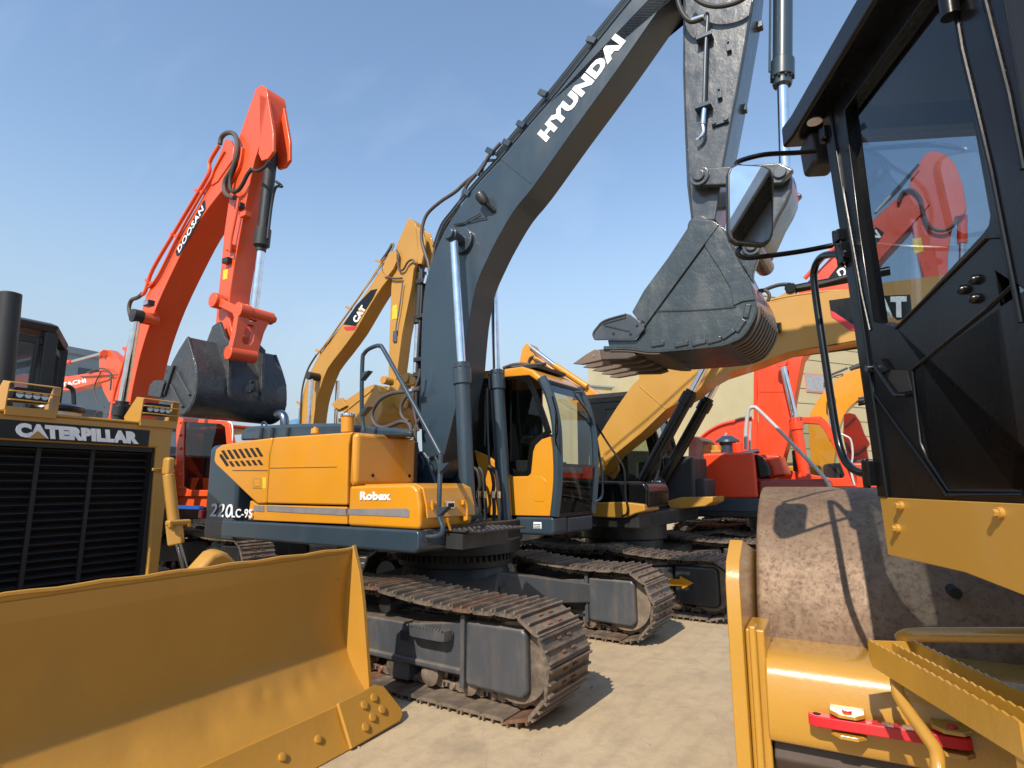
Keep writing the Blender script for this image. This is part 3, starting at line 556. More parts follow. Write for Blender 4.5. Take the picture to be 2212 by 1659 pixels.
# H link from cylinder eye down to the bucket ear
hp = [(395,840),(408,900),(405,960),(380,1020),(340,1090),(300,1180),(270,1240),(200,1290),(170,1230),(240,1130),(290,1010),(310,900),(330,840)]
m = MB(); m.py(M.ys('b5', hp, AY0 - .02), AY0 - .02, AY1 + .02); m.build('bucket_link', DGW, T, .025)
m = MB(); kk = M.p3('b5', (205, 1240), AY0 - .1); m.cyl((kk.x, AY0 - .12, kk.z), (kk.x, AY1 + .12, kk.z), .075, n=28); m.cyl((kk.x, AY0 - .14, kk.z), (kk.x, AY1 + .14, kk.z), .045, n=20); m.build('link_pin', DGW, T, .008)
m = MB(); m.cyl((k2.x, AY0 - .13, k2.z), (k2.x, AY1 + .13, k2.z), .05, n=24); m.build('link_pin', DG, T, .008)
# bucket ----------------------------------------------
QY0, QY1 = .92, 1.80
sp = [(862,300),(900,282),(960,276),(1010,282),(1055,310),(1150,500),(1255,690),(1290,800),(1286,880),(1255,960),(1200,1035),(1120,1075),(1050,1095),(900,1112),(700,1130),(585,1136),(470,1112),(330,1112),(318,1060),(500,1058),(560,985),(480,880),(560,740),(720,520),(835,345)]
m = MB(); m.py(M.ys('b2', sp, QY0), QY0, QY0 + .03); m.py(M.ys('b2', sp, QY0), QY1 - .03, QY1); BU = m.build('bucket', DGB, T, .008)
curve = spl(M.ys('b2', [(290,1122),(450,1122),(585,1140),(700,1136),(900,1118),(1050,1100),(1120,1080),(1200,1040),(1255,965),(1288,885),(1292,800),(1262,690),(1180,560),(1120,450)], QY0), 3)
m = MB(); m.sheet(curve, .03, QY0 + .002, QY1 - .002); m.build('bucket_shell', [DGB], BU, .004)
# wear ribs on the shell, lip wear plate
for i in range(9):
    y0 = QY0 + .05 + i * (QY1 - QY0 - .16) / 8
    m = MB(); m.sheet([(x, z - .0) for x, z in curve[18:-10]][::-1], .018, y0, y0 + .05); m.build('wear_strip', BRZ, BU)
m = MB(); m.sheet(curve[1:9][::-1], .014, QY0 + .01, QY1 - .01); m.build('lip_plate', BRZ, BU)
m = MB()   # raised strip along the open edge, ridge lines, inner triangle
m.py(M.ys('b2', [(862,302),(900,284),(960,278),(1010,284),(1052,312),(948,452),(572,966),(558,983),(484,880),(560,742),(722,522),(838,345)], QY0), QY0 - .02, QY0 + .002); m.build('edge_plate', DGB, BU, .006)
m = MB(); m.py(M.ys('b2', [(1000,290),(1055,312),(1150,502),(1252,692),(1284,800),(1200,812),(1140,840),(1120,720),(1040,580),(955,452)], QY0), QY0 - .012, QY0 + .002); m.build('back_plate', DGB, BU, .006)
for pts in ([(610,872),(800,868),(1000,858),(1160,842)],):
    m = MB(); m.tube(on_side('b2', pts, QY0 - .001), .008, 6); m.build('weld_seam', DGB, BU)
for x, y, ang in ((645,1085,-2),(800,1085,-4),(915,1075,-6),(1015,1060,-8),(1105,1020,-30),(1185,965,-52),(1230,870,-75)):
    a = M.p3('b2', (x, y), QY0 - .006); d = Vector((math.cos(math.radians(-ang)), 0, math.sin(math.radians(-ang)))) ; m = MB(); m.bar(a - d * .055, a + d * .055, .02, .045, (0, 1, 0) if False else (-d.z, 0, d.x)); m.build('heel_block', DGB, BU, .012, 3)
cut = [(232,1050),(222,1020),(250,975),(300,930),(440,888),(470,895),(562,960),(560,985),(498,1056),(240,1060)]
m = MB(); m.py(M.ys('b2', cut, QY0 - .02), QY0 - .03, QY0 - .012); SCU = m.build('side_cutter', DGW, BU, .005)
m = MB(); m.py(M.ys('b2', cut, QY0 - .02), QY1 - .01, QY1 + .01); m.build('side_cutter', DGW, BU, .005)
m = MB(); m.tube(on_side('b2', [(238,1055),(226,1020),(252,978),(302,933),(440,892)], QY0 - .032), .010, 6); m.tube(on_side('b2', [(300,965),(460,1002)], QY0 - .032), .008, 6, False); m.tube(on_side('b2', [(285,955),(440,912)], QY0 - .032), .008, 6, False); m.tube(on_side('b2', [(240,1056),(498,1052),(558,985)], QY0 - .032), .008, 6, False); m.build('cutter_rib', DGW, SCU)
for p in ((545, 943), (513, 968), (470, 1024), (358, 1020)):
    a = M.p3('b2', p, QY0 - .03); m = MB(); m.cyl((a.x, QY0 - .0315, a.z), (a.x, QY0 - .02, a.z), .014, n=14); m.build('bolt_hole', DK, SCU)
for i in range(5):
    y0 = QY0 + .05 + i * (QY1 - QY0 - .10) / 4
    tp = M.ys('b2', [(75,1210),(170,1150),(228,1118),(262,1124),(272,1188),(140,1215)], QY0)
    m = MB(); cx = tp[0][0]
    m.loops([[(x, y0 + s_ * (.008 + .026 * min(1, (x - cx) / .16)), z) for x, z in tp] for s_ in (-1, 1)]); TO = m.build('tooth', TTH, BU, .006)
    m = MB(); m.py(M.ys('b2', [(235,1120),(300,1114),(480,1125),(500,1160),(440,1180),(268,1186)], QY0), y0 - .030, y0 + .030); m.build('tooth_adapter', BRZ, BU, .008)
    a = M.p3('b2', (222, 1160), QY0); m = MB(); m.cyl((a.x, y0 - .036, a.z), (a.x, y0 + .036, a.z), .014, n=12); m.build('tooth_pin', SHOE, TO)
# ears and lifting hook
for y0 in (AY0 - .09, AY1 + .03):
    m = MB(); m.py(M.ys('b2', [(870,300),(900,285),(960,278),(1010,275),(1210,420),(1290,380),(1330,440),(1290,560),(1270,620),(1270,690),(1150,500),(1000,500)], y0), y0, y0 + .06); m.build('bucket_ear', DGB, BU, .01)
m = MB(); a = M.p3('b2', (1325, 780), YC); m.tube([a + Vector((.0 + .06 * math.cos(t), 0, .06 * math.sin(t))) for t in [math.pi * 1.25 - i * math.pi * 1.5 / 8 for i in range(9)]], .014, 8); m.build('lifting_hook', BRZ, BU)
m = MB(); kp = M.p3('b1', (1750, 1290), AY0); m.cyl((kp.x, AY0 - .13, kp.z - .12), (kp.x, AY1 + .13, kp.z - .12), .085, n=30); m.build('bucket_pin', DGB, BU, .01)
# cab --------------------------------------------------
CY0, CY1 = 1.95, 2.90
def cabpt(p): return M.y('b3', p, CY0)
front = [(790,345),(850,480),(892,660),(905,860),(905,1100),(880,1350)]
rear_x = cabpt((380, 290))[0] - .25
fl = [cabpt(p) for p in front]; zb = cabpt((700,1348))[1]; zt = cabpt((640,285))[1]
CB = None
m = MB()   # roof
rp_ = [(rear_x, zt + .02), (fl[0][0] - .25, zt + .035), (fl[0][0] - .10, zt - .02), (fl[0][0] + .02, fl[0][1] + .0), (fl[0][0] - .03, fl[0][1] - .05), (fl[0][0] - .14, zt - .09), (rear_x, zt - .06)]
m.py(rp_, CY0 - .005, CY1 + .005); m.build('cab_roof', Y1, T, .03, 4)
m = MB(); m.box(rear_x + .5, fl[0][0] - .12, CY0 + .12, CY1 - .12, zt + .03, zt + .07); m.tube([(rear_x + .5, CY0 + .1, zt + .06), (rear_x + .9, CY0 + .3, zt + .10), (fl[0][0] - .2, CY0 + .2, zt + .06)], .02, 8); m.build('roof_hatch', BKM, T, .02)
m = MB()   # side wall with window opening = lower panel + frame
low = [cabpt(p) for p in [(600,1346),(870,1352),(893,1100),(890,1000),(878,850),(865,772),(800,792),(755,835),(738,880),(722,1040),(700,1060),(590,1062)]]
m.py(low, CY0 - .012, CY0 + .05); DP = m.build('cab_side_panel', Y1, T, .012)
m = MB(); m.py([cabpt(p) for p in [(310,870),(420,915),(560,1040),(590,1064),(602,1346),(420,1346),(380,1200)]], CY0 - .008, CY0 + .05); m.build('cab_side_panel', Y1, T, .012)
m = MB(); m.py([cabpt(p) for p in [(742,1060),(800,1062),(838,1095),(835,1200),(815,1245),(760,1245),(735,1225),(730,1110)]], CY0 - .016, CY0); m.build('panel_bulge', Y1, DP, .006)
def ringframe(m, outer, inner, y0, y1):
    n = len(outer)
    vs = [[m.bm.verts.new((x, y, z)) for x, z in L_] for L_ in (outer, inner) for y in (y0, y1)]
    o0, o1, i0, i1 = vs
    for k in range(n):
        j = (k + 1) % n
        for quad in ((o0[k], o0[j], i0[j], i0[k]), (o1[k], o1[j], i1[j], i1[k]), (o0[k], o0[j], o1[j], o1[k]), (i0[k], i0[j], i1[j], i1[k])):
            f = m.bm.faces.new(quad); f.material_index = m.mi
    return m
wo = [(345,300),(480,290),(650,298),(705,320),(760,440),(830,640),(862,742),(800,790),(752,835),(735,890),(722,1040),(700,1058),(580,1055),(450,930),(330,870)]
wi = [(385,390),(520,360),(640,356),(690,385),(730,470),(795,650),(820,735),(760,770),(712,830),(702,890),(692,1010),(672,1026),(600,1020),(480,900),(380,840)]
m = MB(); ringframe(m, [cabpt(p) for p in wo], [cabpt(p) for p in wi], CY0, CY0 + .03); m.build('side_window_frame', BK, T)
m = MB(); m.py([cabpt(p) for p in wi], CY0 + .01, CY0 + .016); m.build('side_window', GLS, T)
m = MB(); m.box(cabpt((545, 500))[0] - .03, cabpt((545,500))[0] + .03, CY0 + .02, CY0 + .06, cabpt((0,1000))[1] + .0, zt - .1); m.build('window_divider', BK, T)
# front pillars curved, windscreen
def pill(y, s_, rr=.055):
    m = MB(); m.tube([(x, y, z) for x, z in fl], rr, 10); return m.build('cab_pillar', DG, T)
pill(CY0 + .03, 1); pill(CY1 - .03, 1)
m = MB(); 
fs = spl(fl, 4)
m.loops([[(x + .02, CY0 + .05 + (CY1 - CY0 - .1) * i / 6, z) for x, z in fs] for i in range(7)], close=False, caps=False, smooth=True)
for f in m.bm.faces: f.smooth = True
m.build('windscreen', GLW, T)
m = MB()
m.loops([[(x + .012, y, z) for x, z in fs[:4]] + [(x + .006, y, z) for x, z in fs[:4]][::-1] for y in (CY0 + .05, CY1 - .05)]); m.loops([[(x + .012, y, z) for x, z in fs[-3:]] + [(x + .006, y, z) for x, z in fs[-3:]][::-1] for y in (CY0 + .05, CY1 - .05)])
i0 = min(range(len(fs)), key=lambda i: abs(fs[i][1] - cabpt((900,985))[1]))
for (x, z) in (fs[i0], fs[-1], fs[1]): m.bar((x + .02, CY0 + .03, z), (x + .02, CY1 - .03, z), .03, .03)
m.build('windscreen_bar', BK, T)
m = MB(); wv = [M.px3('b3', p, fl[3][0] + .06) for p in [(875,480),(905,600),(915,720),(900,800),(930,870),(940,800),(930,560)]]
m.tube(wv[:4], .008, 6); m.tube([wv[1], wv[3], wv[4]], .010, 6); m.build('wiper', BK, T)
m = MB(); m.py([cabpt(p) for p in [(606,1352),(888,1356),(890,1480),(870,1492),(640,1482),(606,1440)]], CY0 - .01, CY0 + .3)
m.loops([[(x, y, z) for z in (cabpt((880,1490))[1], zb - .01) for x in ((rear_x, fl[-1][0] + .02) if z < zb - .05 else (fl[-1][0] + .02, rear_x))] for y in (CY0 + .3, CY1 - .02)])
m.build('cab_base', DG, T, .03)
a = M.p3('b3', (768, 1418), CY0 - .01); m = MB(); m.box(a.x - .05, a.x + .05, CY0 - .016, CY0 - .005, a.z - .035, a.z + .035); bd = m.build('base_vent', WH, T, .01)
m = MB()
for i in range(3): m.box(a.x - .042, a.x + .042, CY0 - .019, CY0 - .012, a.z - .027 + i * .018, a.z - .019 + i * .018)
m.build('vent_slot', DK, bd)
# rear and left walls, floor, seat, console
m = MB(); m.box(rear_x, rear_x + .05, CY0 + .02, CY1, zb, zt - .05)
m.box(rear_x, fl[-1][0] - .02, CY0 + .02, CY1, zb, zb + .05); m.box(rear_x, rear_x + .5, CY1 - .04, CY1, zb, zt - .05); m.box(rear_x, fl[-1][0], CY1 - .05, CY1, zb, zb + .55); m.build('cab_shell', BKM, T, .01)
sx = (rear_x + fl[-1][0]) / 2 - .05; sy = (CY0 + CY1) / 2
m = MB(); m.box(sx - .25, sx + .25, sy - .25, sy + .25, zb + .35, zb + .48); m.py([(sx - .3, zb + .45), (sx - .18, zb + .45), (sx - .28, zb + 1.1), (sx - .38, zb + 1.1)], sy - .24, sy + .24); m.build('seat', SEAT, T, .05, 3)
m = MB(); m.box(sx - .1, sx + .35, sy - .38, sy - .27, zb + .3, zb + .6); m.box(sx - .1, sx + .35, sy + .27, sy + .38, zb + .3, zb + .6); m.tube([(sx + .3, sy - .3, zb + .6), (sx + .33, sy - .28, zb + .8)], .02, 8, False); m.box(sx + .38, sx + .44, sy - .3, sy - .1, zb + .6, zb + .9); m.build('console', BKM, T, .02)
m = MB(); g0 = cabpt((620, 520)); 
for i in range(4):
    for j in range(3): pass
# mirror seen through the cab and front grab rail
m = MB(); m.tube([M.px3('b3', p, fl[3][0] + .02) for p in [(1095,480),(1090,452),(1060,450),(1040,470),(1160,640),(1210,860),(1230,1000),(1240,1180),(1215,1230),(1180,1245)]], .013, 8, sub=3)
m.build('grab_rail', DG, T)

# ================================================================== 2. the dozer at the lower left
D = Frame(ground_at(851, 1568), -28.5)
T = thing('bulldozer', 'yellow bulldozer with a wide blade and black radiator grille at the lower left', 'bulldozer', D)
DC = -1.49
mb = spl([(-.13,.21),(-.27,.36),(-.355,.53),(-.378,.75),(-.362,.97),(-.33,1.155)], 5)
m = MB(); 
cv = mb; nrow = 60
def dent(y, z):
    r = 0
    for (yy, zz, s, a) in ((-.55,.37,.04,.012),(-.72,.33,.05,.012),(-.95,.38,.04,-.009),(-1.2,.34,.06,.010),(-.42,.40,.03,.007),(-1.6,.36,.06,.008),(-.84,.40,.025,.008)):
        r += a * math.exp(-((y - yy) ** 2 + (z - zz) ** 2) / (2 * s * s))
    return r
rows = []
cvd = spl([(x, z) for x, z in cv[::2] + [cv[-1]]], 3)
for i in range(nrow * 2 + 1):
    y = -2.90 + (2.78) * i / (nrow * 2); rows.append([(x - dent(y, z), y, z + (.004 * math.sin(y * 9) + .003 * math.sin(y * 31) if k > len(cvd) - 3 else 0)) for k, (x, z) in enumerate(cvd)] + [(x - .035, y, z) for x, z in cvd[::-1]])
m.loops(rows, smooth=True); BL = m.build('blade', BY, T, ang=50)
m = MB(); m.sheet([(.005, .005), (-.06, .10), (-.122, .235)], .03, -2.98, -.40); CE = m.build('cutting_edge', BY, BL, .006)
eb = D.ys('a2', [(1462,1392),(1600,1342),(1632,1348),(1690,1450),(1690,1478),(1668,1498),(1524,1548)], -.1)
for s_ in (0, 1):
    m = MB(); f = (lambda y: y) if not s_ else (lambda y: 2 * DC - y)
    tri = [(-.125,.245,-.43),(-.118,.26,-.10),(-.105,.235,-.02),(-.03,.07,.09),(-.015,.03,.085),(.0,.008,.04),(.006,.004,-.43)]
    m.loops([[(x, f(y), z) for x, z, y in tri], [(x + .022, f(y), z + .012) for x, z, y in tri]]); EB = m.build('end_bit', BY, BL, .008)
    for yy, zz in ((-.24,.20),(-.14,.215),(-.10,.135),(-.20,.12),(-.28,.09)):
        x = -.105 + (.235 - zz) * .48 + .042; m = MB(); m.lathe((x - .012, f(yy), zz - .006), (x + .008, f(yy), zz + .006), [(0, .027), (.45, .026), (.5, .019), (.51, .017)], 18); m.build('blade_bolt', BY, EB)
for i in range(10):
    y = -.62 - i * .26; m = MB(); m.lathe((-.075, y, .115), (-.045, y, .132), [(0, .024), (.62, .023), (.7, .016)], 16); m.build('blade_bolt', BY, CE)
for s_ in (0, 1):
    f = (lambda y: y) if not s_ else (lambda y: 2 * DC - y)
    prof = [(-.325,1.185),(-.255,1.0),(-.21,.80),(-.17,.56),(-.115,.21),(-.2,.2),(-.33,.36),(-.42,.55),(-.43,.75),(-.40,.97),(-.34,1.17)]
    m = MB(); m.py(prof, min(f(-.125), f(-.09)), max(f(-.125), f(-.09))); m.build('end_plate', BY, BL, .006)
m = MB(); m.tube([(-.335, -2.9 + i * .0935, 1.158 + .004 * math.sin(i * 1.7)) for i in range(31)], .012, 6, False); m.build('top_weld', BY, BL)
# stiffening box behind the blade and push arms
m = MB(); m.py([(-.33,1.13),(-.44,1.05),(-.47,.75),(-.44,.4),(-.3,.25),(-.4,.5),(-.42,.75)], -2.85, -.15); m.build('blade_back', CY, BL)
for y in (-.42, 2 * DC + .42):
    m = MB(); m.bar((-.4, y, .35), (-2.3, y, .42), .12, .2); m.build('push_arm', CY, T, .02)
m = MB(); dm = [D.x('a2', p, -.62) for p in [(800,880),(830,838),(878,785),(915,745),(955,730),(985,742),(1040,800),(1060,860)]]
m.loops([[(-.62 - .12 * t, y + .0, z + .02 * t) for y, z in dm] + [(-.62 - .12 * t, dm[-1][0], .7), (-.62 - .12 * t, dm[0][0], .7)] for t in (0, 1)]); m.build('blade_bracket', CY, BL, .03, 3)
# radiator guard
NX = -1.30
def nose(p, X=NX): return D.x('a2', p, X)
nl, nr = -2.05, -.925
m = MB()
m.px([(nl, .55), (nl + .09, .55), (nl + .09, 1.86), (nr - .10, 1.86), (nr - .075, .93), (nr - .06, .55), (nr, .55), (nr, 2.0), (nr - .01, 2.015), (nl, 2.015)], NX - .18, NX)
m.build('radiator_frame', CY, T, .012)
m = MB(); m.box(NX - .25, NX - .12, nl + .06, nr - .06, .55, 1.87); m.build('grille_back', DK, T)
m = MB()
for i in range(27):
    z = .62 + i * .046; m.loops([[(NX - .095, nl + .1, z + .022), (NX - .055, nl + .1, z), (NX - .055, nl + .1, z + .005), (NX - .095, nl + .1, z + .027)], [(NX - .095, nr - .085, z + .022), (NX - .055, nr - .085, z), (NX - .055, nr - .085, z + .005), (NX - .095, nr - .085, z + .027)]])
for y in (nl + .37, nl + .66, nr - .11): m.box(NX - .075, NX - .05, y - .012, y + .012, .56, 1.86)
m.box(NX - .06, NX - .02, nr - .115, nr - .085, .56, 1.86); m.box(NX - .06, NX - .02, nl + .09, nr - .085, 1.83, 1.86)
m.build('grille', GRL, T)
lb = [nose(p) for p in [(0,165),(642,214),(638,282),(0,250)]]
m = MB(); m.px([(-1.905, 1.87), (-1.083, 1.865), (-1.083, 1.975), (-1.905, 1.975)], NX - .01, NX + .004); NP = m.build('name_plate', BK, T, .002)
P3 = lambda p: Vector((NX + .006, *nose(p)))
text(NP, 'CATERPILLAR', P3((66,240)), P3((592,271)), P3((62,178)), WH, .003, .075)
m = MB(); m.px([nose(p) for p in [(118,247),(158,214),(200,247)]], NX + .004, NX + .010); m.build('triangle_mark', CY, NP)
m = MB(); m.box(NX - 2.0, NX - .27, nl + .1, nr - .1, 1.0, 1.99); m.box(NX - .3, NX + .01, nl - .005, nr + .005, 2.012, 2.03); HD = m.build('hood', CY, T, .02)
m = MB(); m.box(NX - .03, NX + .02, nr - .10, nr - .02, 1.70, 1.72); m.cyl((NX - .02, nr + .02, 1.66), (NX - .02, nr + .02, 1.72), .02, n=10); m.bar((NX + .01, nr - .12, 1.715), (NX + .01, nr + .03, 1.705), .02, .02); m.build('guard_latch', CY, T, .004)
# lamps on the radiator guard
for yc in (nr - .11, nl + .28):
    hw = .125
    m = MB(); z0 = 2.03
    for s_ in (-1, 1): m.py([(NX - .16, z0), (NX + .02, z0), (NX + .02, z0 + .04), (NX + .03, z0 + .15), (NX - .05, z0 + .17), (NX - .18, z0 + .04)] if s_ < 0 else [(NX - .16, z0), (NX + .02, z0), (NX + .03, z0 + .15), (NX - .05, z0 + .17)], yc + s_ * hw - .004, yc + s_ * hw + .004)
    m.py([(NX - .05, z0 + .17), (NX + .035, z0 + .155), (NX + .035, z0 + .148), (NX - .05, z0 + .162)], yc - hw, yc + hw); m.box(NX, NX + .02, yc - hw, yc + hw, z0 - .03, z0 + .02)
    for z in (z0 + .055, z0 + .105): m.tube([(NX + .03, yc - hw, z), (NX + .045, yc - hw * .7, z), (NX + .045, yc + hw * .7, z), (NX + .03, yc + hw, z)], .005, 6)
    LG = m.build('lamp_guard', CY, T, .003)
    m = MB(); m.box(NX - .08, NX + .0, yc - .085, yc + .085, z0 + .05, z0 + .135); HL = m.build('headlight', BKM, T, .01)
    m = MB()
    for k in range(4): m.cyl((NX - .001, yc - .062 + k * .041, z0 + .093), (NX + .004, yc - .062 + k * .041, z0 + .093), .019, n=12)
    m.build('lamp_lens', LM, HL)
a = D.x('a1', (328, 1090), -1.85); m = MB(); m.cyl((-1.85, a[0], a[1] - .08), (-1.85, a[0], a[1]), .135, .15, n=36); PC = m.build('precleaner', plain('cream plastic', (.6, .55, .48), .5), T, .01)
m = MB(); m.lathe((-1.85, a[0], a[1]), (-1.85, a[0], a[1] + .05), [(0, .16), (.3, .168), (.7, .16), (1, .13)], 36); m.build('precleaner_lid', BK, PC)
m = MB(); s0 = Vector((-1.9, *D.x('a1', (30, 900), -1.9))); s1 = Vector((-1.9, *D.x('a1', (62, 385), -1.9))); s0.z = 1.95
m.cyl(s0, s1, .062, n=28); 
ES = m.build('exhaust_stack', BKM, T, .004)
m = MB(); m.cyl(s1 - (s1 - s0).normalized() * .001, s1 + Vector((0, 0, .003)), .050, n=24); m.build('pipe_mouth', DK, ES)
# dozer cab
def dz(p, X): return D.x('a1', p, X)
CX = -3.0
cyr = dz((288, 600), CX)[0]; cyl_ = cyr - 1.55
cr_ = dz((408, 700), CX - .9)
m = MB()
zt = dz((110, 545), CX)[1]; zb = 1.9
cyr = -1.03; cyl_ = 2 * DC - cyr; cxs = .63; cys = .36
plan = [(CX, cyl_), (CX, cyr), (CX - cxs, cyr + cys), (CX - 1.7, cyr + cys), (CX - 1.7, cyl_ - cys), (CX - cxs, cyl_ - cys)]
ov = lambda k: [(x + (k if x > CX - .1 else (k * .4 if x > CX - 1 else -k)), DC + (y - DC) * (1 + k * .9)) for x, y in plan]
m = MB(); m.loops([[(x, y, zt - .06) for x, y in ov(.05)], [(x, y, zt - .0) for x, y in ov(.07)], [(x, y, zt + .03) for x, y in ov(.0)]]); m.build('cab_roof', BKM, T, .01)
m = MB()
for (x, y) in plan: m.bar((x, y, zb - .5), (x, y, zt - .05), .10, .10, (1, 0, 0))
m.loops([[(x, y, z) for x, y in plan] for z in (1.3, zb + .12)]); m.build('cab_frame', BKM, T, .015)
for k in range(6):
    (xa_, ya_), (xb_, yb_) = plan[k], plan[(k + 1) % 6]
    if k == 3: continue
    A_ = Vector((xa_, ya_, 0)); B_ = Vector((xb_, yb_, 0)); e_ = (B_ - A_).normalized() * .07; nn = Vector((e_.y, -e_.x, 0)).normalized() * .012
    m = MB(); m.loops([[A_ + e_ + nn + Vector((0, 0, zb + .1)), B_ - e_ + nn + Vector((0, 0, zb + .1)), B_ - e_ - nn + Vector((0, 0, zb + .1)), A_ + e_ - nn + Vector((0, 0, zb + .1))], [A_ + e_ + nn + Vector((0, 0, zt - .1)), B_ - e_ + nn + Vector((0, 0, zt - .1)), B_ - e_ - nn + Vector((0, 0, zt - .1)), A_ + e_ - nn + Vector((0, 0, zt - .1))]]); m.build('cab_window', GLD, T)
    m = MB(); 
    for z in (zb + .14, zt - .14): m.bar(A_ + Vector((0, 0, z)), B_ + Vector((0, 0, z)), .04, .06)
    m.bar(A_ + e_ * 1.2 + Vector((0, 0, zb)), A_ + e_ * 1.2 + Vector((0, 0, zt - .1)), .03, .05, (1, 0, 0)); m.bar(B_ - e_ * 1.2 + Vector((0, 0, zb)), B_ - e_ * 1.2 + Vector((0, 0, zt - .1)), .03, .05, (1, 0, 0)); m.build('window_frame', BKM, T, .01)
m = MB(); m.box(CX - 1.1, CX - .6, DC - .25, DC + .25, 1.4, 2.0); m.box(CX - 1.15, CX - 1.05, DC - .22, DC + .22, 1.9, 2.5); m.build('seat', SEAT, T, .05)
m = MB(); m.tube([(CX - .13, cyr + .06, 2.45), (CX - .10, cyr + .12, 2.42), (CX - .10, cyr + .12, 2.1), (CX - .13, cyr + .06, 2.05)], .014, 8); m.build('grab_rail', BKM, T)
m = MB(); m.tube([(CX + .03, cyr - .3, zb + .1), (CX + .04, cyr - .45, zt - .25)], .01, 6, False); m.build('wiper', BKM, T)
m = MB(); m.tube([(CX + .03, cyr - .6, zb + .1), (CX + .04, cyr - .75, zt - .25)], .01, 6, False); m.build('wiper', BKM, T)
m = MB(); m.tube([Vector((CX + .2, *dz(p, CX + .2))) for p in [(395,935),(420,945),(435,970),(440,1070)]], .018, 8); m.build('grab_rail', BKM, T)
# lift cylinder and its yoke
X = -.95
d0 = Vector((X + .05, *D.x('a2', (803, 850), X + .05))); d1 = Vector((X, *D.x('a2', (752, 668), X))); d2 = Vector((X - .05, *D.x('a2', (722, 400), X - .05)))
m = MB(); m.cyl(d1, d2, .034, n=24); LC = m.build('lift_cylinder', CY, T, .006)
m = MB(); e = (d0 - d1).normalized(); m.cyl(d1, d1 + (d0 - d1) * 1.6, .023, n=20); m.build('rod', CHD, LC)
m = MB(); c_ = d1 + (d2 - d1) * .10; m.bar(c_ - (d2 - d1).normalized() * .09, c_ + (d2 - d1).normalized() * .05, .085, .085); m.bar(c_ + Vector((.03, -.075, .05)), c_ + Vector((.03, .075, .05)), .05, .035); YK = m.build('cylinder_yoke', CY, LC, .012)
for s_ in (-1, 1):
    m = MB(); p = c_ + Vector((.04, s_ * .06, .03)); m.cyl(p, p + Vector((.02, 0, 0)), .012, n=10); m.build('yoke_bolt', CY, YK)
m = MB(); p = D.x('a2', (728, 340), X - .1); m.box(X - .14, X - .07, p[0] - .03, p[0] + .025, p[1] - .10, p[1] + .02); m.build('cylinder_bracket', CY, T, .02)
m = MB(); m.cyl((X + .06, -.93, 1.2), (X + .10, -.93, 1.2), .03, n=5); 
m.bm.clear(); 
for y in (-.62, 2 * DC + .62):
    track(T, y, -1.25, -3.9, .5, r=.40, zc=.47, single=False)
    m = MB(); m.box(-3.7, -1.5, y - .15, y + .15, .25, .60); m.build('track_frame', CY, T, .03)
m = MB(); m.box(-5.0, -1.5, DC - .55, DC + .55, .5, 1.4); m.build('main_frame', CY, T, .03)

# ================================================================== 3. the roller at the right
R = Frame((0, 0), 83.6)
T = thing('road_roller', 'yellow road roller with black cab and rusty drum, close at the right edge', 'road roller', R)
RC = -1.90
F2 = Frame((0, 0), 62)                    # the drum frame is steered to the right of the cab's line
FT = bpy.data.objects.new('drum_frame', bpy.data.meshes.new('drum_frame')); COL.objects.link(FT); FT.parent = T; FT.rotation_euler = (0, 0, math.radians(62 - 83.6))
dcx, dr, DY0, DY1 = 4.03, .80, .358, -1.80
m = MB(); L_ = DY0 - DY1
m.lathe((dcx, DY0, dr), (dcx, DY1, dr), [(0, dr - .30), (.001, dr - .02), (.004, dr - .004), (.010, dr)] + [(.02 + .96 * i / 10, dr) for i in range(11)] + [(.990, dr), (.996, dr - .004), (.999, dr - .02), (1, dr - .30)], 160)
m.build('drum', DRUM, FT, ang=60)
m = MB(); v = F2.x('b7', (1335, 665), 3.32); v = (v[0], v[1]); m.cyl((3.20, *v), (3.40, *v), .024, n=9); m.build('drum_plug', DK, FT, .002)
# one mesh for the yoke's heavy side plates, beams and flanges
m = FTB = MB(); m.py([(3.26, .885), (2.95, .905), (2.87, .90), (2.82, .875), (2.795, .83), (2.775, .62), (2.79, .585), (2.84, .57), (2.90, .59), (2.94, .80), (3.26, .80)], -1.95, .29)
BEAM = m.build('rear_crossbeam', CYG, FT, .010, 3)
for s_ in (0, 1):
    f = (lambda y: y) if not s_ else (lambda y: (DY0 + DY1) - y)
    def yy(a, b): return (min(f(a), f(b)), max(f(a), f(b)))
    m = MB(); m.py([(2.80, .15), (2.78, .95), (2.785, 1.20), (2.83, 1.28), (2.98, 1.36), (3.3, 1.30), (5.0, 1.0), (5.1, .8), (5.1, .45), (4.9, .25)], *yy(.365, .425)); m.build('side_plate', CYG, FT, .006)
    m = MB(); m.box(2.84, 3.10, *yy(.285, .3645), .42, 1.00); m.box(2.80, 2.88, *yy(.315, .345), .40, 1.02); m.build('corner_flange', CYG, FT, .010)
m = MB(); m.py([(3.2, .42), (2.9, .42), (2.84, .50), (2.86, .585), (3.2, .57)], -1.8, .28); m.build('scraper', BRZ, FT, .01)
m = MB(); m.box(1.2, 1.9, RC - .35, RC + .35, .45, .9); m.cyl((1.9, RC, .4), (1.9, RC, .95), .12, n=24); m.build('articulation', CY, T, .02)
m = MB(); m.py([(2.10, 1.575), (1.4, 1.575), (-1.2, 1.575), (-1.2, 1.2), (1.3, 1.35), (1.70, 1.392), (2.085, 1.392)], -1.0, -.995)
m.py([(2.10, 1.575), (-1.2, 1.575), (-1.2, 1.2), (1.3, 1.35), (2.085, 1.392)], -2.80, -2.795); m.py([(2.16, 1.57), (2.06, 1.57), (2.06, 1.39), (2.14, 1.39)], -2.75, -1.06)
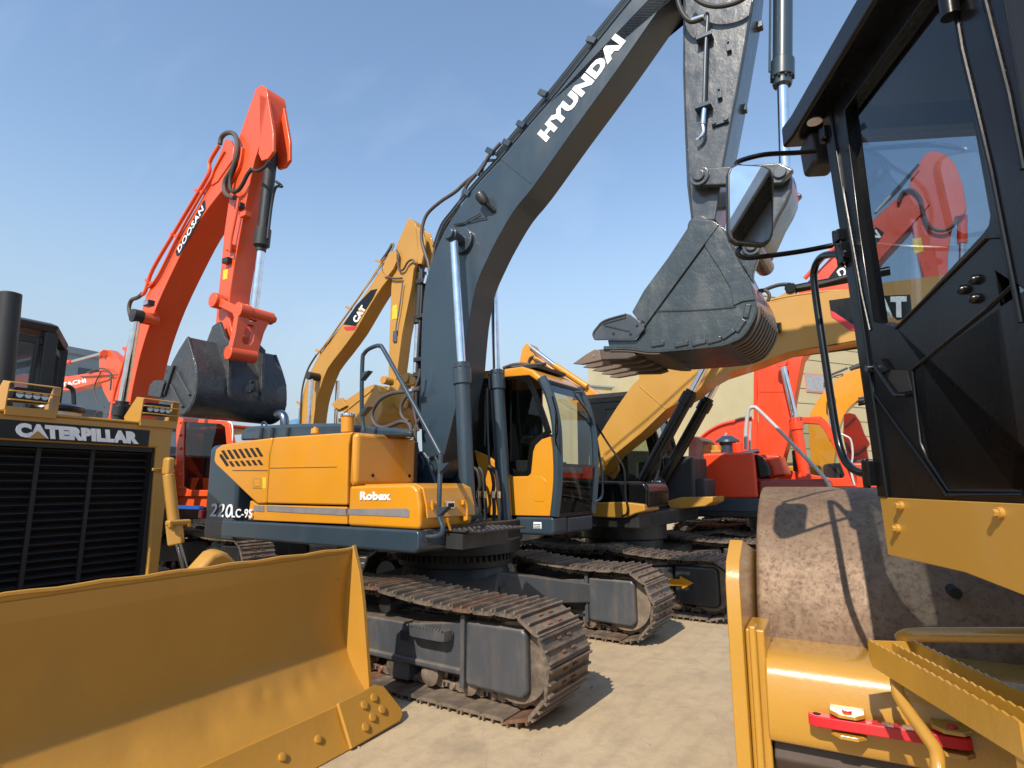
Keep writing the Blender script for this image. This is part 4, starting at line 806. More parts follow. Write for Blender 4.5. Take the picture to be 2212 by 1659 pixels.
m.loops([[(2.10, -1.0, 1.575), (2.16, -1.07, 1.575), (2.14, -1.07, 1.392), (2.085, -1.0, 1.392)], [(2.06, -1.0, 1.575), (2.06, -1.1, 1.575), (2.06, -1.1, 1.392), (2.06, -1.0, 1.392)]])
SP = m.build('cab_platform', CY, T, .004)
for c_, p in (('b7', (1062, 200)), ('b7', (1043, 327)), ('b7', (1615, 240))):
    v = R.y(c_, p, -.995); m = MB(); m.cyl((v[0], -1.0, v[1]), (v[0], -.985, v[1]), .014, n=20); m.cyl((v[0], -.99, v[1]), (v[0], -.975, v[1]), .010, n=6); m.build('platform_bolt', CY, SP, .001)
m = MB(); m.box(-1.2, 1.1, -2.7, -1.3, .7, 1.38); m.build('rear_frame', BKM, T, .03)
m = MB(); m.box(-2.2, -.2, -2.7, -1.1, .7, 1.9); m.build('engine_hood', CY, T, .06)
for y in (-1.0, -2.8):
    m = MB(); m.lathe((-.6, y - .25, .75), (-.6, y + .25, .75), [(0, .3), (.02, .62), (.1, .72), (.3, .75), (.7, .75), (.9, .72), (.98, .62), (1, .3)], 40); TY = m.build('tyre', RB, T)
    m = MB(); m.cyl((-.6, y - .2, .75), (-.6, y + .2, .75), .32, n=30); m.build('rim', CY, TY)
# cab ------
CYR = -1.0
def cabs(c, pts): return R.ys(c, pts, CYR)
zr = 3.05
m = MB(); m.pz([(2.44, -.905), (2.35, -.95 + .035), (.2, -.90), (.2, -2.90), (2.44, -2.88)], zr + .0, zr + .10); m.build('cab_roof', BK, T, .015)
m = MB(); v = R.z('b5', (520, 610), zr); m.cyl((v[0], v[1], zr - .004), (v[0], v[1], zr + .001), .028, n=24); m.build('painted_roof_hole', WH, T)  # solid white disc, painted in for daylight through a hole in the roof
# side structure (front post, sill, side door with its two windows)
win_up = cabs('b5', [(775,715),(640,535),(965,20),(1120,-250),(1290,-420),(1250,-100),(1235,20),(1295,680),(1388,1060),(1385,1120),(1365,1165),(930,1640),(900,1600),(835,1100)])
wu = [(2.045,2.86),(2.06,2.99),(1.62,2.99),(1.50,2.99)] 
wu = [(2.075,2.975),(1.55,2.975),(1.475,2.94),(1.455,2.80),(1.452,2.50)] + [R.y('b5', p, CYR) for p in [(1398,1085),(1392,1130),(1365,1170),(930,1640)]] + [(2.035,2.16),(2.06,2.5)]
wl = [R.y('b6', p, CYR) for p in [(985,425),(1380,135),(1560,5),(1712,-95)]] + [(1.452, 2.12), (1.452, 1.612)] + [R.y('b6', p, CYR) for p in [(1640,1212),(1225,1205),(1090,1005),(1005,600)]]
dframe = [(2.165, 3.02), (1.40, 3.02), (1.40, 1.575), (1.72, 1.575)] + [R.y('b6', p, CYR) for p in [(1215,1240),(745,575)]] + [(2.08, 2.3)]
# the side wall is one plate with the two window openings cut in
def plate_with_holes(name, outer, holes, y0, y1, mat, bevel=.004, parent=None, axis='y'):
    bm = bmesh.new(); edges = []
    for L_ in [outer] + holes:
        vs = [bm.verts.new((x, y0, z) if axis == 'y' else (y0, x, z)) for x, z in L_]
        edges += [bm.edges.new((vs[i], vs[(i + 1) % len(vs)])) for i in range(len(vs))]
    bmesh.ops.triangle_fill(bm, use_beauty=True, use_dissolve=True, edges=edges)
    r = bmesh.ops.extrude_face_region(bm, geom=bm.faces[:])
    for e in r['geom']:
        if isinstance(e, bmesh.types.BMVert):
            if axis == 'y': e.co.y = y1
            else: e.co.x = y1
    m = MB(); m.bm.free(); m.bm = bm; return m.build(name, mat, parent, bevel)
SW = plate_with_holes('cab_side', [(2.235,3.05),(1.30,3.05),(1.30,1.575),(2.105,1.575),(2.165,2.36)], [wu, wl], CYR - .05, CYR, BK, .004, T)
m = MB(); m.py(wu, CYR - .030, CYR - .025); m.build('upper_window', GLD, T)
m = MB(); m.py(wl, CYR - .030, CYR - .025); m.build('lower_window', GLV, T)
def bead(pts, r_=.006, name='door_seal', mt=BK, off=.002, closed=False): 
    m = MB(); m.tube([Vector((x, CYR + off, z)) for x, z in pts + (pts[:1] if closed else [])], r_, 8, False); return m.build(name, mt, SW)
bead(cabs('b5', [(600,515),(640,800),(700,1140),(760,1480),(800,1659)]), .0045)
bead(cabs('b6', [(640,0),(690,300),(735,575),(990,930),(1215,1243),(1712,1243)]), .005)
bead(cabs('b5', [(1235,70),(1265,250),(1340,560),(1410,860),(1475,1190),(1560,1620)]), .006)
bead(cabs('b5', [(1380,0),(1430,200),(1500,480),(1572,850)]), .006)
bead(cabs('b6', [(985,425),(1040,900),(1085,1005),(1225,1215),(1712,1222)]), .004)
bead(cabs('b5', [(812,1659),(930,1650),(1390,1195),(1476,1190)])[1:], .0045); bead(cabs('b6', [(985,425),(1505,5)]) + cabs('b5', [(1525,1428)]), .0045)
a = R.y('b5', (1238, 30), CYR); m = MB(); m.cyl((a[0], CYR + .02, a[1] - .03), (a[0], CYR + .02, a[1] + .04), .022, n=20); m.build('hinge', BK, SW)
for p in ((1335,1405),(1335,1500),(1275,1455)):
    a = R.y('b5', p, CYR); m = MB(); m.lathe((a[0], CYR, a[1]), (a[0], CYR + .018, a[1]), [(0, .013), (.5, .013), (.9, .008), (1, .002)], 16); m.build('door_bolt', BK, SW)
a = R.y('b6', (742, 415), CYR); m = MB(); m.cyl((a[0], CYR, a[1]), (a[0], CYR + .03, a[1]), .012, n=18); m.build('door_lock', CHD, SW)
m = MB(); m.tube([Vector((x, CYR + .012, z)) for x, z in cabs('b6', [(760,395),(850,525),(900,590),(975,592)])], .007, 8, False)
m.py(cabs('b6', [(755,360),(800,352),(850,425),(770,460)]), CYR, CYR + .012); m.build('door_handle', BK, SW)
m = MB(); m.py(cabs('b6', [(800,440),(850,425),(950,430),(985,560),(900,575)]), CYR, CYR + .003); m.build('handle_recess', DK, SW)
# front wall with windscreen, rear and far walls
m = MB()
for y0 in (-1.05, -2.83): m.loops([[(2.235, y0, 3.05), (2.165, y0, 2.36), (2.105, y0, 1.575), (2.045, y0, 1.575), (2.10, y0, 2.36), (2.17, y0, 3.05)], [(2.235, y0 + .06, 3.05), (2.165, y0 + .06, 2.36), (2.105, y0 + .06, 1.575), (2.045, y0 + .06, 1.575), (2.10, y0 + .06, 2.36), (2.17, y0 + .06, 3.05)]])
m.loops([[(2.05, -1.0, 1.575), (2.105, -1.0, 1.575), (2.125, -1.0, 1.75), (2.07, -1.0, 1.75)], [(2.05, -2.8, 1.575), (2.105, -2.8, 1.575), (2.125, -2.8, 1.75), (2.07, -2.8, 1.75)]])
m.loops([[(2.16, -1.0, 2.95), (2.225, -1.0, 2.95), (2.235, -1.0, 3.05), (2.16, -1.0, 3.05)], [(2.16, -2.8, 2.95), (2.225, -2.8, 2.95), (2.235, -2.8, 3.05), (2.16, -2.8, 3.05)]])
m.build('front_wall', BK, T, .006)
m = MB(); m.loops([[(2.11, y, 1.75), (2.20, y, 2.95), (2.206, y, 2.95), (2.116, y, 1.75)] for y in (-1.06, -2.77)]); m.build('windscreen', GLC, T)
m = MB(); m.box(.2, .26, -2.8, -1.0, 1.575, 3.05); m.box(.26, 1.30, -1.05, -1.0, 1.575, 3.05); m.box(.2, 2.05, -2.8, -1.0, 1.52, 1.575); m.box(.26, 2.1, -2.8, -2.75, 1.575, 2.0); m.box(.26, 1.1, -2.8, -2.75, 2.0, 3.05); m.box(1.1, 2.1, -2.8, -2.75, 2.9, 3.05)
m.build('cab_shell', BKM, T, .004)
m = MB(); m.box(1.1, 2.08, -2.78, -2.775, 2.0, 2.9); m.build('far_window', GLS, T)
m = MB(); m.box(.3, 2.05, -2.74, -1.06, 2.96, 3.04); m.build('ceiling', BKM, T, .02)
m = MB(); m.box(.75, 1.25, -2.2, -1.7, 1.9, 2.05); m.py([(.70, 2.0), (.82, 2.0), (.72, 2.7), (.60, 2.7)], -2.2, -1.7); m.build('seat', SEAT, T, .05, 3)
m = MB(); m.box(1.65, 1.95, -2.35, -1.45, 1.6, 2.05); m.cyl((1.6, -1.95, 2.05), (1.5, -1.95, 2.25), .03, n=12); m.build('console', BKM, T, .03)
m = MB(); m.tube([Vector((1.5 + .18 * math.cos(t) * .45, -1.95 + .18 * math.sin(t), 2.28 + .18 * math.cos(t) * .8)) for t in [i * math.pi / 8 for i in range(17)]], .014, 8); m.build('steering_wheel', BK, T)
# mirror and its arms, work lamp, handrail, pins
MX = 2.10
def mv(p): return Vector((MX, *R.x('g', p, MX)))
mo = [(1590,353),(1650,356),(1666,364),(1673,385),(1671,505),(1664,522),(1650,530),(1590,525),(1578,517),(1572,500),(1571,375),(1577,360)]
mf = [mv(p) for p in mo]; cx_ = sum((v.y for v in mf)) / 12; cz_ = sum((v.z for v in mf)) / 12
m = MB(); m.loops([[v for v in mf], [Vector((MX + .03, v.y, v.z)) for v in mf], [Vector((MX + .07, cx_ + (v.y - cx_) * .6, cz_ + (v.z - cz_) * .8)) for v in mf]]); MH = m.build('mirror', BKM, T, .008, 3)
m = MB(); m.loops([[Vector((MX - .003, cx_ + (v.y - cx_) * .90, cz_ + (v.z - cz_) * .94)) for v in mf], [Vector((MX + .004, cx_ + (v.y - cx_) * .90, cz_ + (v.z - cz_) * .94)) for v in mf]]); m.build('mirror_glass', MIR, MH)
m = MB(); m.tube([mv((1607,352)) + Vector((.03, 0, 0)), mv((1597,348)) + Vector((.03, 0, 0)), mv((1603,337)) + Vector((.035, 0, 0)), mv((1660,318)) + Vector((.05, 0, 0)), mv((1740,298)) + Vector((.1, 0, 0)), mv((1790,288)) + Vector((.12, 0, 0))], .0095, 10); m.build('mirror_arm', BK, T)
m = MB(); m.tube([mv((1605,528)) + Vector((.03, 0, 0)), mv((1598,540)) + Vector((.03, 0, 0)), mv((1618,549)) + Vector((.035, 0, 0)), mv((1680,540)) + Vector((.05, 0, 0)), mv((1750,526)) + Vector((.07, 0, 0)), mv((1818,511)) + Vector((.08, 0, 0))], .0095, 10); m.build('mirror_arm', BK, T)
for p in ((1790,290),(1820,512),(1826,540),(1830,558),(1886,1010),(1888,1035)):
    v = R.y('g', p, CYR); m = MB(); m.box(v[0] - .03, v[0] + .02, CYR - .01, CYR + .03, v[1] - .022, v[1] + .022); m.cyl((v[0] + .01, CYR + .02, v[1] - .03), (v[0] + .01, CYR + .02, v[1] + .03), .012, n=10); m.build('arm_bracket', BK, T, .005)
m = MB(); m.tube([Vector((x, CYR + .015, z)) for x, z in R.ys('g', [(1842,549),(1805,549),(1782,556),(1768,580),(1768,620),(1790,770),(1815,930),(1830,985),(1848,1010),(1872,1022),(1892,1020)], CYR)], .0145, 12); m.build('grab_rail', BK, T)
la = Vector((2.42, *R.x('b5', (435, 740), 2.42))); lb_ = Vector((2.42, *R.x('b5', (600, 860), 2.42)))
m = MB(); y0, y1 = sorted((la.y, lb_.y)); z0, z1 = lb_.z - .02, la.z
m.loops([[(2.30, y0, z1), (2.30, y1, z1), (2.30, y1 - .01, z0), (2.30, y0 + .01, z0)], [(2.42, y0 - .0, z1 - .01), (2.42, y1, z1 - .01), (2.42, y1 - .01, z0 - .01), (2.42, y0 + .01, z0 - .01)]]); m.build('work_lamp', BKM, T, .02, 3)
m = MB(); m.bar((2.36, (y0 + y1) / 2, z1), (2.34, (y0 + y1) / 2, zr), .05, .02); m.build('lamp_bracket', BKM, T)
# wiper behind the side glass
m = MB(); m.tube([Vector((2.02, *R.x('b5', (825, 1070), 2.02))), Vector((2.02, *R.x('b5', (1040, 830), 2.02)))], .006, 6, False); m.build('wiper', WH, T)
# red locking bar on the cross beam, lugs
def bp(p, X): return Vector((X, *F2.x('b7', p, X)))
BX = 2.72
b0 = bp((590, 1388), BX); b1 = bp((1395, 1512), BX)
m = MB(); d = (b1 - b0).normalized(); w2 = Vector((.030, 0, 0)); u2 = Vector((0, 0, .020)); dp = d * .03
ring = lambda c_, s_: [c_ + w2 * 1.0 + u2 * s_, c_ - w2 * 1.0 + u2 * s_]
m.loops([[b0 - w2 * .5 - dp + u2 * s_, b0 - w2 * 1 + u2 * s_, b1 - w2 + u2 * s_, b1 - w2 * .5 + dp + u2 * s_, b1 + w2 * .5 + dp + u2 * s_, b1 + w2 + u2 * s_, b0 + w2 + u2 * s_, b0 + w2 * .5 - dp + u2 * s_] for s_ in (-1, 1)]); LKB = m.build('locking_bar', RD, FT, .006, 3)
m = MB(); m.cyl(b0 + u2 * .98, b0 + u2 * 1.06, .014, n=16); m.build('bar_hole', DK, LKB)
for p in ((775, 1357), (1355, 1447)):
    v = b0 + (b1 - b0) * ((p[0] - 590) / (1395 - 590)); 
    for s_ in (1.3, -2.4):
        m = MB(); m.loops([[v + Vector((.10, -.06, z)), v + Vector((.0, -.06, z)), v + Vector((-.035, -.03, z)), v + Vector((-.035, .03, z)), v + Vector((0, .06, z)), v + Vector((.10, .06, z))] for z in (.020 * s_, .020 * s_ + .016)]); m.build('lock_lug', CYG, BEAM, .004)
    m = MB(); m.cyl(v + u2 * 2.0, v + u2 * 2.5, .017, n=18); m.build('lock_pin', RD, LKB, .002)
for o in list(FT.children): o.parent = T; o.rotation_euler = FT.rotation_euler
bpy.data.objects.remove(FT)
# access step: three serrated bars along the machine, tube supports
ZS = 1.08
def st(p, z=ZS): v = R.z('b7', p, z); return Vector((v[0], v[1], z))
STP = None
m = MB()
for k, (a, b) in enumerate((((875,945),(1640,1400)), ((1010,965),(1741,1360)), ((1120,950),(1741,1270)))):
    A = st(a); B = st(b); dd = (B - A); dd.y = 0; L_ = 1.05 if k else (B - A).length; e = Vector((-1, 0, 0)); n = int(L_ / .012); top = []
    for i in range(n + 1):
        x = i * .012; top.append((A.x - x, ZS + (.0045 if (i // 1) % 3 == 1 else (-.001 if i % 3 == 0 else .002))))
    prof = top + [(A.x - L_, ZS - .085), (A.x - .02, ZS - .085), (A.x, ZS - .06)]
    m.py(prof, A.y - .004, A.y + .004)
A = st((875,945)); C3 = st((1120,950)); m.box(A.x - .006, A.x, C3.y - .01, A.y, ZS - .06, ZS - .001)
B = st((1640,1400)); m.box(B.x, B.x + .006, C3.y - .01, A.y, ZS - .085, ZS - .004)
STP = m.build('access_step', CYG, T, .0015, 1)
def tz(p, X): return Vector((X, *R.x('b7', p, X)))
m = MB(); m.tube([tz((1055,945), 2.52), tz((1085,925), 2.50), tz((1150,918), 2.45), tz((1400,918), 2.35), tz((1741,920), 2.25), tz((2000,922), 2.2)], .026, 14); m.build('step_tube', CYG, STP)
m = MB(); m.tube([tz((1030,1150), 2.20), tz((1040,1240), 2.16), tz((1090,1330), 2.10), tz((1190,1470), 2.0), tz((1250,1560), 1.95), tz((1262,1640), 1.92), tz((1265,1780), 1.90), tz((1268,2200), 1.88)], .019, 14); m.build('step_tube', CYG, STP)
m = MB(); m.bar(st((1640,1400)) + Vector((0, -.04, -.05)), st((1640,1400)) + Vector((0, -.04, -.5)), .012, .08, (1, 0, 0)); m.build('step_support', CYG, STP, .003)

# ================================================================== 4. other excavators
def exc_body(T, paint_, dark, ped=True, hood_z=2.05, cab=True, cabx=(-2.0, -.80), cabmat=None, cabz=2.9, arrow=False, boxes=True, frame=FG, single=False, guard=False, cut=None):
    """undercarriage, deck, body and cab in the machine's own axes (origin: front of the right track)"""
    undercarriage(T, -.10, -3.55, 1.51, 2.42, 0, 0, frame, single=single)
    for s_, y in ((-1, .30), (1, 2.72)):
        m = MB(); m.py([(-3.25, .25), (-.54, .25), (-.54, .60), (-1.10, .52), (-2.6, .52), (-3.25, .60)], y - .17, y + .17); m.build('side_frame', frame, T, .02)
        m = MB(); m.py([(-.51, .17), (-.02, .155), (.03, .20), (.025, .60), (-.02, .625), (-.51, .62)], y - .215, y + .215); m.build('recoil_housing', frame, T, .04)
    m = MB(); m.cyl((-1.75, 1.5, .42), (-1.75, 1.5, .80), .60, n=36); m.cyl((-1.75, 1.5, .80), (-1.75, 1.5, 1.05), .66, n=48); m.box(-2.5, -1.0, .4, 2.6, .38, .66); m.build('centre_frame', frame, T, .02)
    m = MB(); m.box(-4.0, -.95, .10, 2.85, 1.03, 1.24); m.build('deck_frame', dark, T, .03)
    if boxes:
        m = MB(); m.box(-3.9, -1.85, .10, .95, 1.24, hood_z); m.build('body_side', paint_, T, .05, 3)
        m = MB(); m.box(-1.84, -.98, .10, .82, 1.24, 1.62); m.build('tool_box', paint_, T, .04, 3)
        m = MB(); m.box(-3.8, -2.2, .95, 2.8, 1.24, hood_z + .1); m.build('engine_hood', dark, T, .05, 3)
    m = MB(); pts = [(-3.6, .10)] + [(-4.35 + .3 * abs((i - 8) / 8) ** 3, .10 + 2.7 * i / 16) for i in range(17)] + [(-3.6, 2.80)]
    m.loops([[(x, y, z) for x, y in pts] for z in (1.03, hood_z)]); m.build('counterweight', dark, T, .05, 3)
    if cab:
        x0, x1 = cabx; y0, y1, zb = 1.95, 2.9, 1.24; cm = cabmat or paint_
        prof = [(x0, zb), (x1, zb), (x1 + .06, zb + .8), (x1 - .08, cabz - .35), (x1 - .25, cabz), (x0, cabz)]
        wn = [(x0 + .55, zb + .25), (x1 - .35, zb + .25), (x1 - .10, zb + .85), (x1 - .22, cabz - .35), (x1 - .38, cabz - .12), (x0 + .55, cabz - .12)]
        for y in (y0, y1 - .04): plate_with_holes('cab_side', prof, [wn], y, y + .04, cm, .01, T)
        m = MB(); m.py([(x0, cabz), (x1 - .25, cabz), (x1 - .16, cabz - .05), (x1 - .25, cabz + .05), (x0, cabz + .05)], y0 - .01, y1 + .01); m.box(x0, x0 + .05, y0 + .04, y1 - .04, zb, cabz - .8); m.box(x0 + .05, x1 - .02, y0 + .04, y1 - .04, zb - .02, zb + .2)
        for y in (y0 + .06, y1 - .06): m.tube([(x1, y, zb), (x1 + .06, y, zb + .8), (x1 - .08, y, cabz - .35), (x1 - .25, y, cabz)], .045, 8)
        m.build('cab_frame', cm, T, .012)
        for y in (y0 + .015, y1 - .025):
            m = MB(); m.py(wn, y, y + .006); m.build('side_window', GLS, T)
        m = MB(); m.loops([[(x + .02, y, z) for x, z in ((x1, zb + .1), (x1 + .06, zb + .8), (x1 - .08, cabz - .35), (x1 - .25, cabz - .03))] for y in (y0 + .08, y1 - .08)], close=False, caps=False); m.build('windscreen', GLS, T)
        m = MB(); m.box(x0 + .35, x0 + .8, y0 + .25, y1 - .25, zb + .3, zb + .55); m.box(x0 + .28, x0 + .4, y0 + .25, y1 - .25, zb + .5, zb + 1.15); m.build('seat', SEAT, T, .05)
def traced_boom(T, fr, upper, lower, y0, y1, mat, name='boom'):
    P_ = [fr.y(c, p, y0) for c, p in upper] + [fr.y(c, p, y0) for c, p in lower]
    m = MB(); m.py(P_, y0, y1); return m.build(name, mat, T, .012)
def C(c, *pts): return [(c, p) for p in pts]
def curve_pts(fr, L_, Y, n=3): return spl([fr.y(c, p, Y) for c, p in L_], n)
def prism_from(T, name, pts, y0, y1, mat, bevel=.012): m = MB(); m.py(pts, y0, y1); return m.build(name, mat, T, bevel)

# ---- 4a orange excavator behind the dozer
O = M.sub(-6.7, -.35)
T = thing('excavator', 'orange excavator with raised boom and black bucket, behind the dozer', 'excavator', O)
exc_body(T, OR, BKM, cab=False, frame=BKM)
OY0, OY1 = 1.25, 1.70
up = curve_pts(O, C('a3', (40,1640),(75,1480),(118,1330),(170,1180),(205,1030),(300,850),(390,700),(470,565),(535,430),(600,318)), OY0)
lo = curve_pts(O, C('a3', (655,330),(640,420),(590,500),(520,585),(430,715),(350,870),(262,1060),(200,1230),(160,1380),(132,1520),(115,1660)), OY0)
foot = [(-1.75, 1.6), (-1.95, 1.5), (-2.15, 1.62)]
up = [p for p in up if p[1] > 1.8]; lo = [p for p in lo if p[1] > 1.8]
BM = prism_from(T, 'boom', up + lo + foot, OY0, OY1, OR)
o3 = lambda pts, Y: O.t('a3', pts, Y)
nb = O.ys('a3', [(355,820),(480,618),(482,580),(478,570),(468,585),(345,810),(348,838)], OY0)
m = MB(); m.py(O.ys('a3', [(350,838),(362,840),(486,620),(484,578),(476,582),(346,818)], OY0), OY0 - .004, OY0 + .004); NPL = m.build('name_plate', BK, BM)
text(NPL, 'DOOSAN', *o3([(362,826),(480,618),(351,808)], OY0 - .006), WH, .003, .02, shear=.15)
AY0_, AY1_ = 1.30, 1.62
arm = [O.y('a3', p, AY0_) for p in [(718,58),(745,40),(768,55),(775,90),(758,200),(742,300),(712,395),(690,500),(655,680),(622,860),(600,1000),(590,1100),(610,1200),(600,1240),(560,1215),(530,1170),(540,1050),(552,940),(570,740),(590,600),(606,500),(625,380),(640,285),(672,190),(706,95)]]
AM = prism_from(T, 'arm', arm, AY0_, AY1_, OR)
m = MB()
for y0 in (AY0_, AY1_ - .05): m.py([O.y('a3', p, AY0_) for p in [(735,80),(775,100),(800,260),(800,350),(775,385),(745,395),(730,360),(738,300)]], y0, y0 + .05)
for y0 in (AY0_ - .07, AY1_ + .02):
    m.py([O.y('a3', p, AY0_) for p in [(598,300),(622,310),(636,345),(630,400),(560,500),(530,520),(545,440)]], y0, y0 + .05)
m.build('arm_lugs', OR, AM, .012)
c1 = O.p3('a3', (795, 355), 1.46); c1b = O.p3('a3', (745, 800), 1.46); c1c = O.p3('a3', (712, 1090), 1.46)
m = MB(); m.cyl(c1, c1b, .085, n=28); m.cyl(c1b + (c1 - c1b).normalized() * .02, c1b + (c1 - c1b).normalized() * .28, .112, n=28); m.cyl(c1b, c1b + (c1c - c1b).normalized() * .06, .07, n=20); BC = m.build('bucket_cylinder', BKM, T, .01)
m = MB(); m.cyl(c1b, c1c, .055, n=24); m.build('rod', CH, BC)
m = MB(); m.tube([c1b + Vector((.14, 0, .1)), c1b + Vector((.14, .02, .6)), O.p3('a3', (812,520), 1.46), O.p3('a3', (842,515), 1.46), O.p3('a3', (815,492), 1.46)], .02, 8); m.build('hydraulic_pipe', BKM, BC)
w0 = O.p3('a3', (540, 1065), 1.2); XL = w0.x + .62
def lx(p): return O.x('a3', p, XL)
t0 = lx((648, 1095)); t1 = lx((795, 1133)); tz_ = (t0[1] + t1[1]) / 2
m = MB(); m.cyl((XL, t0[0] - .04, tz_), (XL, t1[0], tz_), .088, n=28); m.cyl((XL, t1[0], tz_), (XL, t1[0] + .05, tz_), .05, n=16); m.cyl((XL, t0[0] - .05, tz_), (XL, t0[0] + .12, tz_), .108, n=28)
m.build('link_tube', OR, T, .01)
m = MB(); m.bar((w0.x, t0[0] + .02, w0.z + .05), (XL - .05, t0[0] + .02, tz_), .06, .12); m.cyl((w0.x, t0[0] - .06, w0.z + .05), (w0.x, t0[0] + .08, w0.z + .05), .11, n=24); m.build('side_link', OR, T, .015)
m = MB(); m.bar((w0.x, t1[0] - .2, w0.z + .05), (XL - .05, t1[0] - .2, tz_), .07, .16); m.build('side_link', OR, T, .015)
plate_with_holes('bucket_link', [lx(p) for p in [(628,1115),(700,1125),(775,1145),(748,1200),(722,1290),(712,1312),(650,1312),(592,1300),(598,1270),(615,1200)]], [[lx(p) for p in [(680,1160),(702,1166),(708,1185),(696,1240),(682,1258),(655,1253),(646,1238),(656,1192),(667,1166)]], [lx(p) for p in [(680,1134),(715,1141),(712,1150),(678,1144)]]], XL - .05, XL + .05, OR, .008, T, 'x')
l0 = lx((598, 1290)); l1 = lx((718, 1312)); m = MB(); m.cyl((XL - .02, l0[0] - .02, l0[1]), (XL - .02, l1[0], l1[1] + .01), .095, n=26); m.build('link_foot', OR, T, .01)
# bucket seen from its back and right side
QY = .78; QW = 1.36
sd = O.ys('a3', [(400,1212),(425,1300),(440,1375),(437,1480),(415,1540),(385,1575),(345,1582),(300,1530),(262,1505),(222,1492),(228,1445),(260,1418),(290,1420),(330,1330),(360,1275)], QY)
m = MB(); m.py(sd, QY, QY + .04); m.py(sd, QY + QW - .04, QY + QW); BU = m.build('bucket', BB, T, .01)
cv = spl(O.ys('a3', [(396,1215),(425,1300),(441,1375),(438,1480),(416,1542),(386,1576),(345,1584),(290,1535)], QY), 3)
m = MB(); m.sheet(cv[::-1], .04, QY + .01, QY + QW - .01); m.build('bucket_shell', BB, BU, .006)
for pts in ([(360,1380),(418,1490)], [(330,1440),(385,1545)], [(345,1350),(300,1490)]):
    m = MB(); a, b = o3(pts, QY); m.bar(a, b, .03, .07, (0, 1, 0)); m.build('bucket_rib', BB, BU, .01)
m = MB(); m.py(O.ys('a3', [(222,1492),(228,1445),(250,1420),(290,1418),(298,1432),(280,1500)], QY - .03), QY - .05, QY - .02); m.build('side_cutter', BB, BU, .012)
for y0 in (QY + .40, QY + QW - .46):
    m = MB(); rr = [Vector((x, z)) for x, z in cv[:9]]; base_ = cv[0]
    m.py([(base_[0] - .25, base_[1] + .02), (base_[0] - .12, base_[1] + .26), (base_[0] + .05, base_[1] + .30), (base_[0] + .22, base_[1] + .05), (base_[0] + .36, base_[1] - .05), (base_[0] + .36, base_[1] - .30), (cv[8][0] + .06, cv[8][1] - .1), (cv[5][0], cv[5][1])], y0, y0 + .05); m.build('bucket_ear', BB, BU, .012)
m = MB(); k = cv[7]; m.tube([(k[0] + .02, QY + .75, k[1] + .06), (k[0] + .12, QY + .75, k[1] + .03), (k[0] + .12, QY + .75, k[1] - .06), (k[0] + .02, QY + .75, k[1] - .08)], .022, 8); m.build('lifting_hook', BB, BU)
# boom cylinder, lamp, hoses, pipes
a = O.p3('a3', (165, 1120), 1.0); b = O.p3('a3', (95, 1530), 1.0); c_ = O.p3('a3', (80, 1640), 1.0); c_ = b + (b - a).normalized() * 1.3
cylinder(T, a, b, c_, .06, .10, fr_mat=BKM)
m = MB(); m.cyl((a.x, .95, a.z), (a.x, 1.30, a.z), .10, n=24); m.build('cylinder_pin_boss', OR, BM, .01)
m = MB(); l_ = O.p3('a3', (222, 1062), 1.1); m.box(l_.x - .09, l_.x + .08, l_.y - .05, l_.y + .05, l_.z - .04, l_.z + .05); bl = m.build('boom_lamp', BKM, BM, .01); m = MB(); m.box(l_.x - .07, l_.x + .06, l_.y - .054, l_.y - .048, l_.z - .025, l_.z + .035); m.build('lamp_lens', LM, bl)
for pts, r_, mt in (([(548,325),(505,400),(500,455),(440,560),(345,720),(240,900),(205,1000),(190,1020)], .03, OR), ([(575,350),(530,430),(510,480),(455,570),(360,740),(265,930),(220,985)], .022, OR), ([(190,1015),(170,1032),(140,1045),(128,1080),(135,1120)], .032, HS), ([(135,1220),(100,1350),(60,1480),(40,1600)], .025, OR),
                    ([(552,318),(560,285),(585,265),(615,268),(632,300),(632,360),(610,430),(580,480),(572,520),(585,555),(620,568)], .035, HS), ([(700,435),(680,460),(660,500),(640,530),(615,540),(600,520),(602,470),(625,400)], .028, RB), ([(695,432),(725,442),(760,425),(785,395)], .022, RB), ([(640,570),(625,660),(605,760),(598,820)], .022, OR)):
    m = MB(); m.tube(o3(pts, 1.22), r_, 10); m.build('hydraulic_hose' if mt in (HS, RB) else 'hydraulic_pipe', mt, BM)
for p in ((460, 535), (345, 742), (225, 960), (60, 1520), (120, 1280)):
    v = O.p3('a3', p, 1.24); m = MB(); m.bar(v + Vector((-.14, 0, .06)), v + Vector((.1, 0, -.06)), .05, .05); m.build('pipe_clamp', OR, BM, .01)
for p in ((582, 860), (600, 800), (640, 605), (665, 645)):
    v = O.p3('a3', p, 1.25); m = MB(); m.box(v.x - .07, v.x + .07, v.y - .03, v.y + .08, v.z - .04, v.z + .04); m.build('arm_fitting', BKM if p[0] in (582, 640) else OR, AM, .01)
m = MB(); v = O.ys('a3', [(568,905),(590,900),(586,945),(565,950)], AY0_ - .003); m.py(v, AY0_ - .004, AY0_ + .004); m.build('warning_label', YL, AM)
